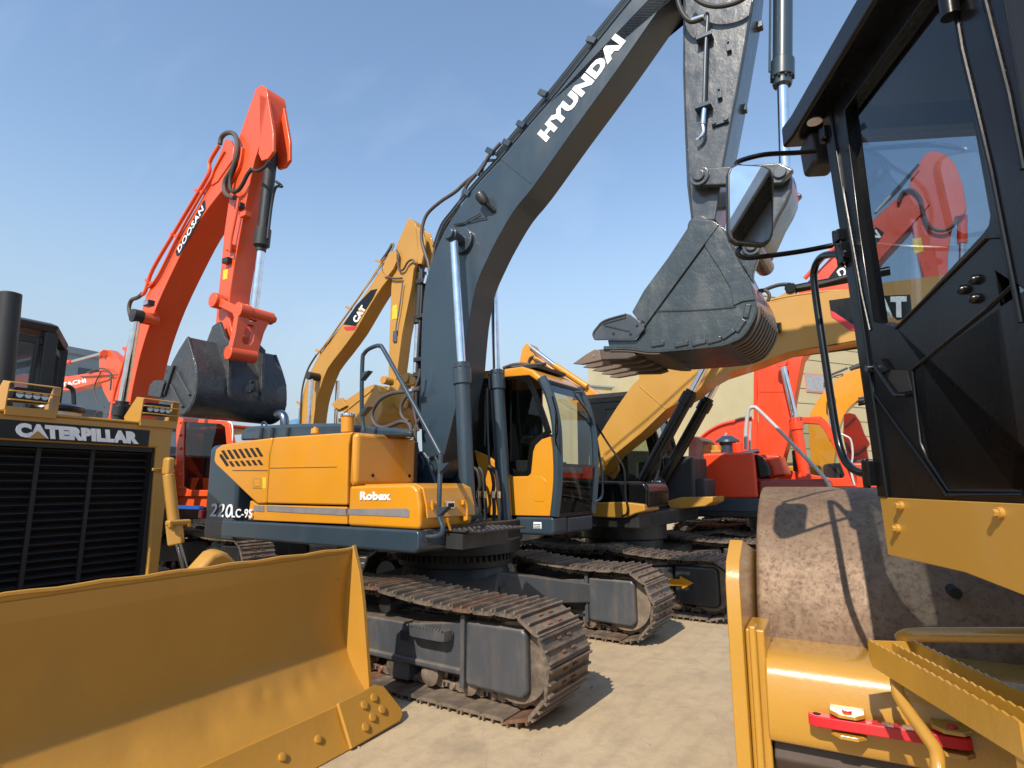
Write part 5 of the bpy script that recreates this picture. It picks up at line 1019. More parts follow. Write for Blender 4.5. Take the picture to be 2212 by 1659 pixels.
# its cab, traced on the cab's own side plane
CYo = 2.35
oc = [(1045,1120),(1330,1142),(1362,1160),(1385,1290),(1400,1480),(1405,1590),(1040,1590),(1000,1470),(1045,1465)]
wi_ = [(1095,1150),(1310,1162),(1335,1180),(1345,1290),(1350,1555),(1120,1552),(1088,1530),(1090,1300)]
plate_with_holes('cab_side', O.ys('a1', oc, CYo), [O.ys('a1', wi_, CYo)], CYo, CYo + .06, OR, .012, T)
q0 = O.y('a1', (1045, 1120), CYo); q1 = O.y('a1', (1385, 1590), CYo); q2 = O.y('a1', (1362, 1160), CYo)
m = MB(); m.py(O.ys('a1', wi_, CYo), CYo + .02, CYo + .028); m.build('side_window', GLV, T)
m = MB(); m.box(q0[0] + .1, q2[0] - .05, CYo + .06, CYo + .95, q2[1] - .06, q2[1]); m.box(q0[0] + .02, q1[0], CYo + .06, CYo + .95, q1[1] - .2, q1[1] + .3); m.box(q0[0], q0[0] + .05, CYo + .06, CYo + .95, q1[1], q2[1]); m.box(q0[0] + .3, q2[0], CYo + .91, CYo + .95, q1[1], q1[1] + .9); m.build('cab_frame', OR, T, .02)
m = MB(); m.box(q0[0] + .5, q0[0] + 1.0, CYo + .3, CYo + .75, q1[1] + .3, q1[1] + .75); m.box(q0[0] + .4, q0[0] + .5, CYo + .3, CYo + .75, q1[1] + .7, q1[1] + 1.3); m.build('seat', SEAT, T, .05)
for i in range(6):
    v = O.y('a1', (1075, 1150 + i * 78), CYo); m = MB(); m.lathe((v[0], CYo, v[1]), (v[0], CYo - .03, v[1]), [(0, .025), (.6, .025), (1, .01)], 12); m.build('frame_bolt', OR, T)
m = MB(); m.py(O.ys('a1', [(980,1640),(1190,1648),(1190,1668),(980,1660)], 1.9), 1.88, 1.95); m.build('blue_stripe', plain('blue paint', (.02, .09, .35), .4), T)
m = MB(); m.tube([Vector((O.y('a1', p, CYo)[0], CYo - .05, O.y('a1', p, CYo)[1])) for p in [(1375,1150),(1392,1160),(1400,1200),(1398,1260)]], .012, 8); m.build('grab_rail', WH, T)

# ---- 4b machine-yellow excavator behind the middle one
Kf = M.sub(-7.2, 3.75)
T = thing('excavator', 'yellow excavator with yellow bucket, left of the charcoal boom and behind it', 'excavator', Kf)
exc_body(T, CY, BKM, frame=BKM)
KY0, KY1 = 1.25, 1.62
k3 = lambda pts, Y: Kf.t('a4', pts, Y)
up = curve_pts(Kf, C('a4', (150,1620),(168,1400),(200,1280),(255,1160),(330,1040),(470,860),(590,700),(700,540),(760,440),(800,370),(830,345)), KY0, 2)
lo = curve_pts(Kf, C('a4', (855,355),(870,400),(850,450),(815,520),(750,600),(660,740),(550,930),(440,1080),(350,1200),(300,1330),(265,1450),(245,1600)), KY0, 2)
BM = prism_from(T, 'boom', up + lo + [(-1.75, 1.6), (-1.95, 1.5), (-2.15, 1.62)], KY0, KY1, CY)
m = MB(); m.py(Kf.ys('a4', [(465,880),(560,740),(665,632),(712,622),(680,690),(555,892)], KY0), KY0 - .005, KY0 + .004); PL = m.build('name_plate', BK, BM)
m = MB(); m.py(Kf.ys('a4', [(468,905),(478,897),(562,892),(548,922),(485,925)], KY0), KY0 - .005, KY0 + .004); m.build('red_flash', RD, PL)
m = MB(); m.py(Kf.ys('a4', [(580,845),(575,760),(628,770)], KY0), KY0 - .008, KY0 + .004); m.build('triangle_mark', CY, PL)
text(PL, 'CAT', *k3([(562,873),(632,765),(528,845)], KY0 - .009), WH, .003, .05)
arm = [Kf.y('a4', p, 1.28) for p in [(915,150),(935,108),(960,115),(990,150),(1000,200),(1010,300),(1000,420),(975,480),(960,600),(930,750),(890,950),(860,1180),(840,1330),(800,1330),(790,1250),(800,900),(812,600),(822,500),(830,380),(865,270),(900,190)]]
AM = prism_from(T, 'arm', arm, 1.28, 1.58, CY)
m = MB()
for y0 in (1.28, 1.53): m.py([Kf.y('a4', p, 1.28) for p in [(985,160),(1035,190),(1060,280),(1045,370),(1030,440),(1000,440),(1000,300)]], y0, y0 + .05)
m.build('arm_lugs', CY, AM, .012)
for y0 in (1.20, 1.60):
    m = MB(); m.py([Kf.y('a4', p, 1.25) for p in [(805,370),(830,355),(860,375),(862,430),(840,480),(795,540),(770,540),(760,470)]], y0, y0 + .06); m.build('boom_tip_plate', CY, BM, .01)
a = Kf.p3('a4', (1030, 450), 1.43); b = Kf.p3('a4', (1005, 880), 1.43); c_ = Kf.p3('a4', (985, 1240), 1.43)
m = MB(); m.cyl(a, b, .075, n=24); m.cyl(b + (a - b).normalized() * .02, b + (a - b).normalized() * .2, .095, n=24); BC = m.build('bucket_cylinder', BKM, T, .01)
m = MB(); m.cyl(b, c_, .05, n=20); m.build('rod', CH, BC)
m = MB(); l1 = Kf.p3('a4', (930, 1275), 1.2); l2 = Kf.p3('a4', (985, 1290), 1.2); l3 = Kf.p3('a4', (790, 1290), 1.2); l4 = Kf.p3('a4', (805, 1440), 1.2)
for y0 in (1.18, 1.64):
    m.py([(l1.x - .13, l1.z), (l1.x, l1.z + .13), (l2.x + .02, l2.z + .12), (l2.x + .1, l2.z), (l2.x, l2.z - .12), (l1.x, l1.z - .13)], y0, y0 + .05)
m.cyl((l1.x, 1.12, l1.z), (l1.x, 1.74, l1.z), .09, n=20); m.cyl((l2.x, 1.12, l2.z), (l2.x, 1.74, l2.z), .09, n=20); 
m.bar((l1.x, 1.3, l1.z), (l4.x + .1, 1.3, l4.z), .10, .14); m.bar((l1.x, 1.58, l1.z), (l4.x + .1, 1.58, l4.z), .10, .14); m.build('bucket_link', CY, T, .012)
Bq = .85
sd = Kf.ys('a4', [(690,1315),(720,1360),(745,1440),(740,1530),(700,1600),(620,1640),(560,1620),(500,1540),(440,1500),(400,1480),(395,1440),(455,1412),(480,1430),(600,1350),(665,1320)], Bq)
m = MB(); m.py(sd, Bq, Bq + .03); m.py(sd, Bq + 1.1, Bq + 1.13); BU = m.build('bucket', CY, T, .008)
cv = spl(Kf.ys('a4', [(665,1322),(690,1315),(722,1362),(746,1440),(741,1532),(700,1602),(620,1642),(550,1630),(480,1580)], Bq), 3)
m = MB(); m.sheet(cv[::-1], .03, Bq + .01, Bq + 1.12); m.build('bucket_shell', CY, BU, .005)
m = MB(); m.bar(*k3([(470,1520),(680,1350)], Bq), .03, .04, (0, 1, 0)); m.bar(*k3([(505,1500),(580,1600)], Bq), .03, .03, (0, 1, 0)); m.build('bucket_rib', CY, BU, .008)
m = MB(); m.py(Kf.ys('a4', [(395,1440),(455,1412),(495,1470),(440,1500),(400,1480)], Bq - .03), Bq - .05, Bq - .01); m.build('side_cutter', CY, BU, .01)
for i in range(5):
    y0 = Bq + .06 + i * .25; m = MB(); m.loops([[(x, y0 + w_, z) for x, z in Kf.ys('a4', [(368,1452),(395,1458),(430,1500),(415,1512)], Bq)] for w_ in (-.05, .05)]); m.build('tooth', CY, BU, .008)
for y0 in (Bq + .30, Bq + .72):
    m = MB(); m.py([Kf.y('a4', p, Bq) for p in [(690,1320),(760,1300),(770,1265),(800,1262),(822,1290),(815,1340),(850,1400),(840,1470),(790,1490),(740,1440)]], y0, y0 + .05); m.build('bucket_ear', CY, BU, .01)
for v in (l3, l4): m = MB(); m.cyl((v.x, 1.05, v.z), (v.x, 1.8, v.z), .085, n=22); m.build('bucket_pin', CY, BU, .01)
a = Kf.p3('a4', (232, 1255), 1.05); b = Kf.p3('a4', (215, 1600), 1.05)
m = MB(); m.cyl(a, b, .05, n=20); RDm = m.build('boom_cylinder_rod', CH, T); m = MB(); m.cyl((a.x, .95, a.z), (a.x, 1.25, a.z), .09, n=22); m.build('rod_eye', BKM, RDm, .01)
m = MB(); m.cyl(Vector((a.x, 1.8, a.z)), Vector((b.x, 1.8, b.z)), .05, n=20); m.build('boom_cylinder_rod', CH, T)
for pts, r_, mt in (([(830,290),(800,330),(760,400),(700,500),(600,650),(480,820),(330,1030),(270,1100)], .022, CY), ([(835,300),(790,390),(720,480),(690,530),(520,760),(350,1010)], .018, CH), ([(270,1100),(210,1200),(170,1330),(155,1480),(150,1600)], .022, HS), ([(820,295),(790,350),(740,420)], .032, HS), ([(850,340),(865,380),(862,440),(870,485),(900,480),(930,430),(965,410),(985,440)], .022, HS), ([(800,375),(760,420),(752,470),(770,520),(820,545),(890,545)], .022, HS), ([(895,575),(880,700),(865,800),(850,880),(845,940)], .014, CHD)):
    m = MB(); m.tube(k3(pts, 1.22), r_, 8); m.build('hydraulic_hose' if mt == HS else 'hydraulic_pipe', mt, BM)
for p in ((725, 420), (510, 760), (290, 1075), (150, 1455)):
    v = Kf.p3('a4', p, 1.24); m = MB(); m.bar(v + Vector((-.12, 0, .05)), v + Vector((.06, 0, -.04)), .05, .05); m.build('pipe_clamp', CY, BM, .01)
m = MB(); v = Kf.p3('a4', (840, 960), 1.26); m.box(v.x - .05, v.x + .05, v.y - .02, v.y + .04, v.z - .14, v.z + .1); m.build('arm_fitting', CHD, AM, .01)
m = MB(); m.py(Kf.ys('a4', [(822,745),(855,735),(855,835),(818,845)], 1.275), 1.272, 1.285); m.build('warning_label', YL, AM)

# ---- 4c machine-yellow excavator with lowered boom, right of the middle one
Rf = M.sub(.35, 3.77)
T = thing('excavator', 'yellow excavator with its boom reaching low to the right, behind the charcoal bucket', 'excavator', Rf)
CYR2 = 1.25
exc_body(T, BKM, BKM, frame=BF, cabmat=BK, hood_z=1.62, single=True, boxes=False, cabx=(-2.75, -1.35), cabz=3.0)
m = MB(); m.box(-1.25, -.75, 2.0, 2.8, 1.24, 2.05); m.box(-.95, -.6, 2.1, 2.7, 1.24, 1.7); m.build('valve_cover', BKM, T, .05)
m = MB(); m.box(-3.9, -1.85, .10, .9, 1.24, 1.75); m.build('body_side', CY, T, .05, 3)
m = MB(); m.py([(-1.84, 1.30), (-.82, 1.30), (-.80, 1.55), (-.86, 1.64), (-1.84, 1.66)], .12, .95); tb = m.build('tool_box', BK, T, .05, 4)
text(tb, '9', *Rf.t('b3', [(1162,1200),(1190,1202),(1160,1165)], .11), WH, .004, .03)
m = MB(); m.py(Rf.ys('b4', [(170,960),(190,938),(345,935),(400,940),(465,948),(470,985),(415,1000),(370,1020),(300,1022),(180,1015)], .04), .04, .6); m.build('front_deck', CY, T, .02)
m = MB(); m.py(Rf.ys('b4', [(470,940),(560,915),(748,912),(745,945),(700,970),(545,985),(500,990)], 1.0), 1.9, 2.6); m.build('front_deck', CY, T, .02)
ry0, ry1 = 1.25, 1.70
r3 = lambda c, pts, Y: [Rf.p3(c, p, Y) for p in pts]
up = [Rf.y(c, p, ry0) for c, p in C('b4', (175,650),(250,525),(320,415),(400,300),(440,262)) + C('b2', (520,1290),(700,1180),(900,1000),(1100,900),(1290,835),(1400,812),(1560,775),(1720,750),(1900,725)) + C('b5', (900,1415),(1180,1380))]
lo = [Rf.y(c, p, ry0) for c, p in C('b5', (1180,1660),(900,1700)) + C('b6', (612,232)) + C('b2', (1950,1060),(1500,1135),(1290,1215),(1060,1290),(960,1345),(880,1420)) + C('b4', (585,430),(450,560),(300,680),(240,760),(205,785),(178,780))]
m = MB(); m.py(up + lo, ry0, ry1); BM = m.build('boom', CY, T, .012)
m = MB(); m.tube(r3('b4', [(440,305),(580,425)], ry0), .010, 6, False); m.tube(r3('b2', [(1690,780),(1712,1060)], ry0), .008, 6, False); m.build('weld_seam', CY, BM)
m = MB(); m.py([Rf.y('b5', p, ry0) for p in [(592,1510),(700,1495),(1000,1480),(1010,1590),(930,1610),(720,1660),(700,1630),(600,1560)]], ry0 - .006, ry0 + .004); PL = m.build('name_plate', BK, BM)
m = MB(); m.py([Rf.y('b5', p, ry0) for p in [(598,1560),(618,1568),(725,1640),(740,1665),(700,1660),(605,1590)]], ry0 - .009, ry0 + .004); m.build('red_flash', RD, PL)
text(PL, 'CAT', *r3('b5', [(740,1600),(985,1595),(738,1495)], ry0 - .010), WH, .003, .06)
m = MB(); m.py([Rf.y('b5', p, ry0) for p in [(820,1640),(880,1560),(950,1625)]], ry0 - .013, ry0 + .004); m.build('triangle_mark', CY, PL)
for y0 in (ry0 - .10, ry1 + .03):
    m = MB(); m.py([Rf.y('b4', p, ry0) for p in [(205,790),(178,780),(178,680),(215,660),(250,690),(262,760),(230,810)]], y0, y0 + .06); m.build('boom_bracket', CY, T, .012)
v = Rf.p3('b2', (1415, 985), 1.15); m = MB(); m.lathe(v + Vector((-.10, 0, .02)), v + Vector((.07, 0, 0)), [(0, .03), (.3, .04), (.6, .07), (1, .075)], 20); m.bar(v + Vector((-.1, 0, 0)), v + Vector((-.12, .1, .0)), .03, .03); m.build('boom_lamp', BKM, BM)
a = Rf.p3('b2', (940, 1270), 1.05); b = Rf.p3('b2', (860, 1410), 1.05); c_ = Rf.p3('b4', (445, 840), 1.05)
a = b + (b - c_).normalized() * 1.1
cylinder(T, a, b, c_, .048, .088, fr_mat=BK)
cylinder(T, Vector((a.x, 1.95, a.z)), Vector((b.x, 1.95, b.z)), Vector((c_.x, 1.95, c_.z)), .048, .088, fr_mat=BK)
for k in range(5):
    m = MB(); m.tube(r3('b4', [(560 - k * 9, 640 + k * 15),(545 - k * 12, 760),(520 + k * 14, 830),(495 + k * 12, 880),(480 + k * 6, 930)], 1.0 + .1 * k), .016, 8); m.build('hydraulic_hose', RB, T)
    m = MB(); p = r3('b4', [(545 - k * 10, 822)], .98 + .05 * k)[0]; m.cyl(p, p + Vector((.02, 0, -.08)), .022, n=10); m.build('hose_fitting', CH, T)
m = MB(); m.tube(r3('b2', [(1290,770),(1340,735),(1440,700),(1520,700),(1540,720),(1720,690),(1900,640)], ry0 + .1), .028, 8); m.build('hydraulic_hose', RB, BM)
a = Rf.p3('b2', (1545, 725), ry0 + .15); b = Rf.p3('b5', (900, 1360), ry0 + .15); m = MB(); m.cyl(a, b, .06, n=20); m.cyl(a - Vector((.05, .1, 0)), a + Vector((-.05, .1, 0)), .075, n=20); m.build('arm_cylinder', BK, T, .01)
m = MB(); m.py([Rf.y('b2', p, ry0 + .05) for p in [(1380,800),(1470,745),(1530,730),(1560,770),(1540,800)]], ry0 + .08, ry0 + .30); m.build('cylinder_bracket', CY, BM, .02)
for zz in ((0, 0), (8, 14)):
    m = MB(); m.tube(r3('b2', [(1320,815 + zz[1]),(1500,775 + zz[1]),(1720,745 + zz[1]),(1900,735 + zz[1])], ry0 + .02), .014, 8); m.build('hydraulic_pipe', CY, BM)
    m = MB(); m.tube(r3('b4', [(185 + zz[1],655),(260 + zz[1],530),(330 + zz[1],425),(405 + zz[1],305)], ry0 + .05), .014, 8); m.build('hydraulic_pipe', CY, BM)
m = MB()   # perforated roof guard of the cab
gx0, gx1 = -2.8, -1.35
for i in range(22): x = gx0 + (gx1 - gx0) * i / 21; m.box(x - .008, x + .008, 2.0, 2.9, 3.12, 3.14)
for j in range(10): y = 2.0 + .1 * j; m.box(gx0, gx1, y - .008, y + .008, 3.125, 3.145)
m.box(gx0 - .03, gx1 + .03, 1.95, 1.99, 3.09, 3.16); m.build('roof_guard', BKM, T)
for pts in ([(100,345),(90,335),(110,330),(135,340),(170,480),(205,620),(235,760),(238,850),(225,915),(190,935)], [(195,500),(270,620),(345,730),(360,800),(362,900),(375,960),(370,1000),(345,1012)]):
    m = MB(); m.tube(r3('b4', pts, .0), .015, 8); m.build('grab_rail', BK, T)
m = MB(); m.py([Rf.y('b4', p, .085) for p in [(600,1352),(665,1355),(665,1340),(732,1378),(672,1408),(668,1392),(600,1388)]], .0835, .0845)
m.py([Rf.y('b4', p, .08) for p in [(598,1354),(660,1355),(660,1338),(732,1376),(672,1410),(670,1392),(600,1390)]], .076, .09); m.build('arrow_mark', Y1, T)

# ---- 4d orange red excavator at the right with upright boom
Ef = M.sub(2.15, 7.2)
T = thing('excavator', 'orange red excavator with upright boom and glazed cab, behind the rusty drum', 'excavator', Ef)
exc_body(T, OR2, BKM, cab=False, frame=BF, boxes=False)
e3 = lambda c, pts, Y: [Ef.p3(c, p, Y) for p in pts]
ey0, ey1 = 1.25, 1.70
up = [Ef.y(c, p, ey0) for c, p in C('b4', (1095,690),(1085,450),(1078,200)) + C('g', (1650,745),(1690,680),(1738,615),(1820,529),(1893,468),(1940,425),(1975,395))]
lo = [Ef.y(c, p, ey0) for c, p in C('g', (2010,440),(1966,490),(1906,555),(1850,640),(1790,700),(1733,775)) + C('b4', (1290,330),(1265,480),(1250,600),(1215,720),(1150,760))]
m = MB(); m.py(up + lo, ey0, ey1); BM = m.build('boom', OR2, T, .015)
m = MB(); m.tube(e3('b4', [(1092,335),(1235,335)], ey0), .012, 6, False); m.build('weld_seam', OR2, BM)
m = MB(); m.py([Ef.y('b5', p, ey0) for p in [(590,1395),(690,1270),(830,1140),(870,1170),(790,1290),(700,1390)]], ey0 - .006, ey0 + .004); PL = m.build('name_plate', BK, BM)
text(PL, 'DOOSAN', *e3('b5', [(655,1405),(860,1185),(625,1370)], ey0 - .008), WH, .003, .03, shear=.15)
arm = [Ef.y('b5', p, 1.28) for p in [(1075,775),(1110,757),(1170,770),(1225,820),(1262,920),(1285,1050),(1265,1080),(1225,1090),(1205,1180),(1190,1290),(1190,1400),(1130,1420),(1070,1400),(1040,1290),(1010,1130),(990,960),(1010,870)]]
AM = prism_from(T, 'arm', arm, 1.28, 1.62, OR2)
m = MB(); m.cyl(*e3('b5', [(1262,1085),(1262,1225)], 1.45), .075, n=20); BC = m.build('bucket_cylinder', OR2, T, .01); m = MB(); m.cyl(*e3('b5', [(1262,1225),(1258,1500)], 1.45), .05, n=20); m.build('rod', CH, BC)
m = MB(); m.tube(e3('b5', [(940,1020),(965,965),(1010,955),(1050,1000),(1065,1070),(1100,1140),(1160,1160),(1210,1140),(1240,1100)], 1.2), .028, 10); m.tube(e3('b5', [(830,1070),(940,960),(1045,830)], 1.2), .012, 6, False); m.build('hydraulic_hose', HS, BM)
m = MB(); m.py([Ef.y('b5', p, 1.27) for p in [(1010,1200),(1055,1192),(1068,1262),(1020,1275)]], 1.274, 1.29); m.build('warning_label', YL, AM)
m = MB(); m.tube([Ef.p3('b5', p, ey0 - .1) for p in [(470,1400),(560,1300),(650,1215)]], .04, 8, False); m.build('hydraulic_pipe', OR2, BM)
for x in (1072, 1080):
    m = MB(); m.tube(e3('b4', [(x, 640),(x - 4, 460),(x - 4, 300),(x - 2, 210)], ey0 + .05), .025, 8); m.build('hydraulic_pipe', OR2, BM)
a = Ef.p3('b4', (1215, 175), 1.0); b = Ef.p3('b4', (1288, 490), 1.0); c_ = Ef.p3('b4', (1340, 800), 1.0)
cylinder(T, a, b, c_, .055, .095, fr_mat=OR2)
body = Ef.ys('b4', [(728,675),(830,668),(1062,665),(1070,720),(1088,915),(742,918),(722,800)], .10)
m = MB(); m.py(body, .10, .95); m.build('body_side', OR2, T, .05, 3)
m = MB(); m.py(Ef.ys('b4', [(1066,670),(1110,690),(1140,740),(1150,800),(1088,812),(1075,740)], .12), .12, .90); m.build('tank_cover', BK, T, .04, 3)
m = MB(); m.py(Ef.ys('b4', [(1095,675),(1200,680),(1240,790),(1150,800),(1135,735)], .5), .5, 1.15); m.build('tank', OR2, T, .04, 3)
m = MB(); m.py(Ef.ys('b4', [(1088,815),(1440,808),(1470,830),(1475,900),(1090,912)], .10), .10, .85); m.build('tool_box', paint('maroon paint', (.25, .02, .015), .3, .4, .1), T, .04, 3)
m = MB(); m.box(-3.6, -1.9, .95, 2.8, 1.24, 2.0); m.build('engine_hood', OR2, T, .08, 3)
m = MB(); m.py(Ef.ys('b4', [(706,600),(712,575),(765,580),(786,600),(786,905),(700,905)], .07), .07, .9); rdoor = m.build('radiator_door', paint('dark maroon paint', (.05, .012, .012), .35, .3, .1), T, .02)
for i in range(11):
    m = MB(); m.py(Ef.ys('b4', [(715,712 + i * 17),(775,712 + i * 17),(775,718 + i * 17),(715,718 + i * 17)], .065), .055, .072); m.build('louvre', DK, rdoor)
m = MB(); m.py(Ef.ys('b4', [(700,918),(1090,915),(1475,905),(1475,965),(1090,990),(700,985)], .085), .085, .5); m.build('skirt', DG, T, .02)
v = Ef.p3('b4', (922, 668), .8); m = MB(); m.lathe((v.x, .8, v.z), (v.x, .8, v.z + .32), [(0, .15), (.6, .15), (.62, .22), (.75, .21), (1, .1)], 24); m.build('air_intake', DG, T)
v = Ef.p3('b4', (975, 668), .6); m = MB(); m.cyl((v.x, .6, v.z), (v.x, .6, v.z + .18), .09, n=20); m.build('filler_neck', OR2, T, .01)
v = Ef.p3('b4', (860, 668), .7); m = MB(); m.cyl((v.x, .7, v.z), (v.x, .7, v.z + .14), .10, n=20); m.box(v.x - .15, v.x + .1, .6, .8, v.z, v.z + .05); m.build('filter_cap', CY, T, .01)
m = MB(); m.tube([(-2.35, .9, 2.0), (-2.35, .9, 2.14), (-2.0, .9, 2.22)], .05, 10); m.build('exhaust_pipe', DG, T)
rl = [(1020,650),(1018,560),(1025,480),(1035,432),(1058,420),(1085,432),(1200,545),(1350,700),(1430,785),(1470,845),(1480,900)]
wr_ = plain('grey wrapped rail', (.42, .42, .42), .5); m = MB(); m.tube(e3('b4', rl, .02), .032, 10); m.build('grab_rail', wr_, T)
m = MB(); m.tube(e3('b4', [(1042,660),(1040,560),(1045,500)], .1), .02, 8); m.build('grab_rail', wr_, T)
cp = [(1300,470),(1425,478),(1470,515),(1510,600),(1560,740),(1605,850),(1215,850),(1210,760),(1240,620)]
cw = [(1335,505),(1415,512),(1445,545),(1500,640),(1556,790),(1545,805),(1480,805),(1235,760),(1250,640),(1320,560)]
CYe = 1.95
plate_with_holes('cab_side', Ef.ys('b4', cp, CYe), [Ef.ys('b4', cw, CYe)], CYe, CYe + .06, OR2, .012, T)
m = MB(); m.py(Ef.ys('b4', cw, CYe), CYe + .02, CYe + .028); m.build('side_window', GLS, T)
cpx = Ef.ys('b4', cp, CYe); m = MB()
for i in (0, 1, 2, 3, 4): (x0, z0), (x1, z1) = cpx[i], cpx[i + 1]; (m.bar((x0, CYe + .95, z0 - .03), (x1, CYe + .95, z1 - .03), .06, .06), m.bar((x0, CYe + .06, z0 - .04), (x0, CYe + .95, z0 - .04), .08, .06))
m.box(cpx[0][0], cpx[1][0], CYe + .06, CYe + .97, cpx[0][1] - .05, cpx[0][1] - .01); m.box(cpx[6][0], cpx[5][0], CYe + .06, CYe + .97, cpx[6][1] - .1, cpx[6][1] + .15); m.build('cab_frame', OR2, T, .01)
x_ = Ef.y('b4', (1400, 760), 2.3); m = MB(); m.box(x_[0] - .3, x_[0] + .1, 2.2, 2.65, x_[1] - .3, x_[1] - .1); m.box(x_[0] - .4, x_[0] - .28, 2.2, 2.65, x_[1] - .2, x_[1] + .4); m.build('seat', SEAT, T, .04)
m = MB(); m.tube(e3('b4', [(1490,545),(1520,560),(1560,575),(1590,600),(1600,680),(1590,760),(1610,845)], CYe), .018, 8); m.build('grab_rail', plain('wrapped grey rail', (.5, .5, .5), .4), T)
# lowered red boom lying behind its body, another machine
Gf = M.sub(1.3, 11.2)
T = thing('excavator', 'red excavator whose lowered arched boom shows just above the orange body', 'excavator', Gf)
exc_body(T, OR2, BKM, cab=False, frame=BF)
g3 = lambda c, pts, Y: [Gf.p3(c, p, Y) for p in pts]
m = MB(); m.py(spl(Gf.ys('b4', [(705,650),(780,570),(860,515),(960,485),(1060,480)], 1.25), 3) + Gf.ys('b4', [(1120,520),(1130,680),(1000,690),(720,690)], 1.25), 1.25, 1.7); BM = m.build('boom', OR2, T, .02)
m = MB(); m.tube(g3('b4', [(715,640),(800,560),(880,515),(960,495)], 1.2), .03, 8); m.build('hydraulic_pipe', OR2, BM)
m = MB(); m.tube(g3('b4', [(960,490),(1000,478),(1050,475)], 1.2), .03, 8); m.build('hydraulic_hose', HS, BM)
m = MB(); m.bar(g3('b4', [(890,600)], 1.1)[0], g3('b4', [(915,560)], 1.1)[0], .05, .05); m.build('rod', CH, BM)

# ---- 4e yellow excavator far right
Zf = M.sub(2.6, 12.0)
T = thing('excavator', 'bright yellow excavator with a curved boom, beyond the orange cab at the right', 'excavator', Zf)
exc_body(T, Y1, BKM, cab=False, frame=BF)
up = spl([Zf.y('b6', p, 1.25) for p in [(300,760),(325,690),(380,600),(450,520),(540,450),(640,415),(760,395)]], 3)
lo = spl([Zf.y('b6', p, 1.25) for p in [(760,560),(670,600),(600,645),(550,700),(520,760),(500,830)]], 3)
BM = prism_from(T, 'boom', up + lo + [(-1.75, 1.6), (-1.95, 1.5), (-2.15, 1.62)], 1.25, 1.68, Y1)
a = Zf.p3('b6', (447, 615), 1.0); b = Zf.p3('b6', (455, 820), 1.0); m = MB(); m.cyl(a, b, .06, n=18); cc = m.build('boom_cylinder_rod', CH, T); m = MB(); m.cyl(a - Vector((0, .1, 0)), a + Vector((0, .3, 0)), .11, n=20); m.build('rod_eye', Y1, cc, .01)
m = MB(); m.tube([Zf.p3('b6', p, 1.22) for p in [(410,540),(415,500),(450,460),(520,430),(560,412)]], .03, 8); m.tube([Zf.p3('b6', p, 1.22) for p in [(430,490),(480,465),(530,452)]], .02, 8); m.build('hydraulic_hose', HS, BM)
m = MB(); m.cyl(Zf.p3('b6', (575, 425), 1.45), Zf.p3('b6', (800, 330), 1.45), .07, n=16); m.build('arm_cylinder', BKM, T)
m = MB()
for i in range(4): m.bar(Zf.p3('b6', (628, 612 + i * 14), .9 + .25 * i), Zf.p3('b6', (700, 600 + i * 14), .9 + .25 * i), .06, .06)
m.box(*(lambda v: (v.x, v.x + 1.0, .8, 1.9, v.z - .25, v.z + .25))(Zf.p3('b6', (690, 630), 1.2))); m.build('bucket', BB, T, .02)
# ---- 4f orange arm further right
Hf = M.sub(5.2, 10.6)
T = thing('excavator', 'orange excavator whose upright arm stands at the far right before the beige building', 'excavator', Hf)
exc_body(T, OR2, BKM, cab=False, frame=BF)
ap_ = [Hf.y('b6', p, 1.25) for p in [(535,715),(570,706),(608,715),(640,760),(668,840),(705,905),(685,940),(695,1000),(735,1180),(690,1190),(655,1000),(650,1190),(585,1190),(560,1000),(530,860)]]
BM = prism_from(T, 'boom', ap_[:1] + ap_[1:], 1.25, 1.6, OR2)
m = MB(); m.tube([Hf.p3('b6', p, 1.2) for p in [(545,900),(600,975),(660,950),(680,925)]], .025, 8); m.tube([Hf.p3('b6', p, 1.2) for p in [(540,805),(610,740)]], .02, 8, False); m.build('hydraulic_hose', HS, BM)

# ---- 4g yellow boom behind the middle cab
Bf = M.sub(-3.9, 8.6)
T = thing('excavator', 'yellow excavator whose boom slopes down behind the middle glazed cab', 'excavator', Bf)
exc_body(T, Y1, BKM, cab=False, frame=BF)
y0 = 1.25; b3_ = lambda pts, Y: [Bf.p3('b3', p, Y) for p in pts]
m = MB(); m.py(Bf.ys('b3', [(560,290),(632,245),(655,135),(680,100),(700,95),(716,110),(745,185),(860,250),(1000,340),(1160,430),(1220,470),(1200,620),(1060,560),(900,400),(740,300)], y0), y0, y0 + .45); BM = m.build('boom', Y1, T, .015)
m = MB(); m.cyl(*b3_([(712,115),(905,262)], y0 - .05), .05, n=16); m.build('rod', CH, BM); m = MB(); m.cyl(*b3_([(895,255),(1130,410)], y0 - .05), .08, n=16); m.build('arm_cylinder', Y1, BM, .01)
for k in (0, 1): 
    m = MB(); m.tube(b3_([(740,200 + k * 14),(800,225 + k * 14),(900,300 + k * 12),(1100,420 + k * 12)], y0 - .04), .025, 8); m.build('hydraulic_pipe', BRZ if k else Y1, BM)
m = MB(); m.tube(b3_([(520,275),(600,250),(700,252),(800,290),(900,320)], y0 - .1), .05, 8); m.build('hydraulic_hose', BRZ, BM)
m = MB(); m.tube(b3_([(700,235),(715,200),(740,190)], y0 - .05), .03, 8); m.build('hydraulic_hose', HS, BM)

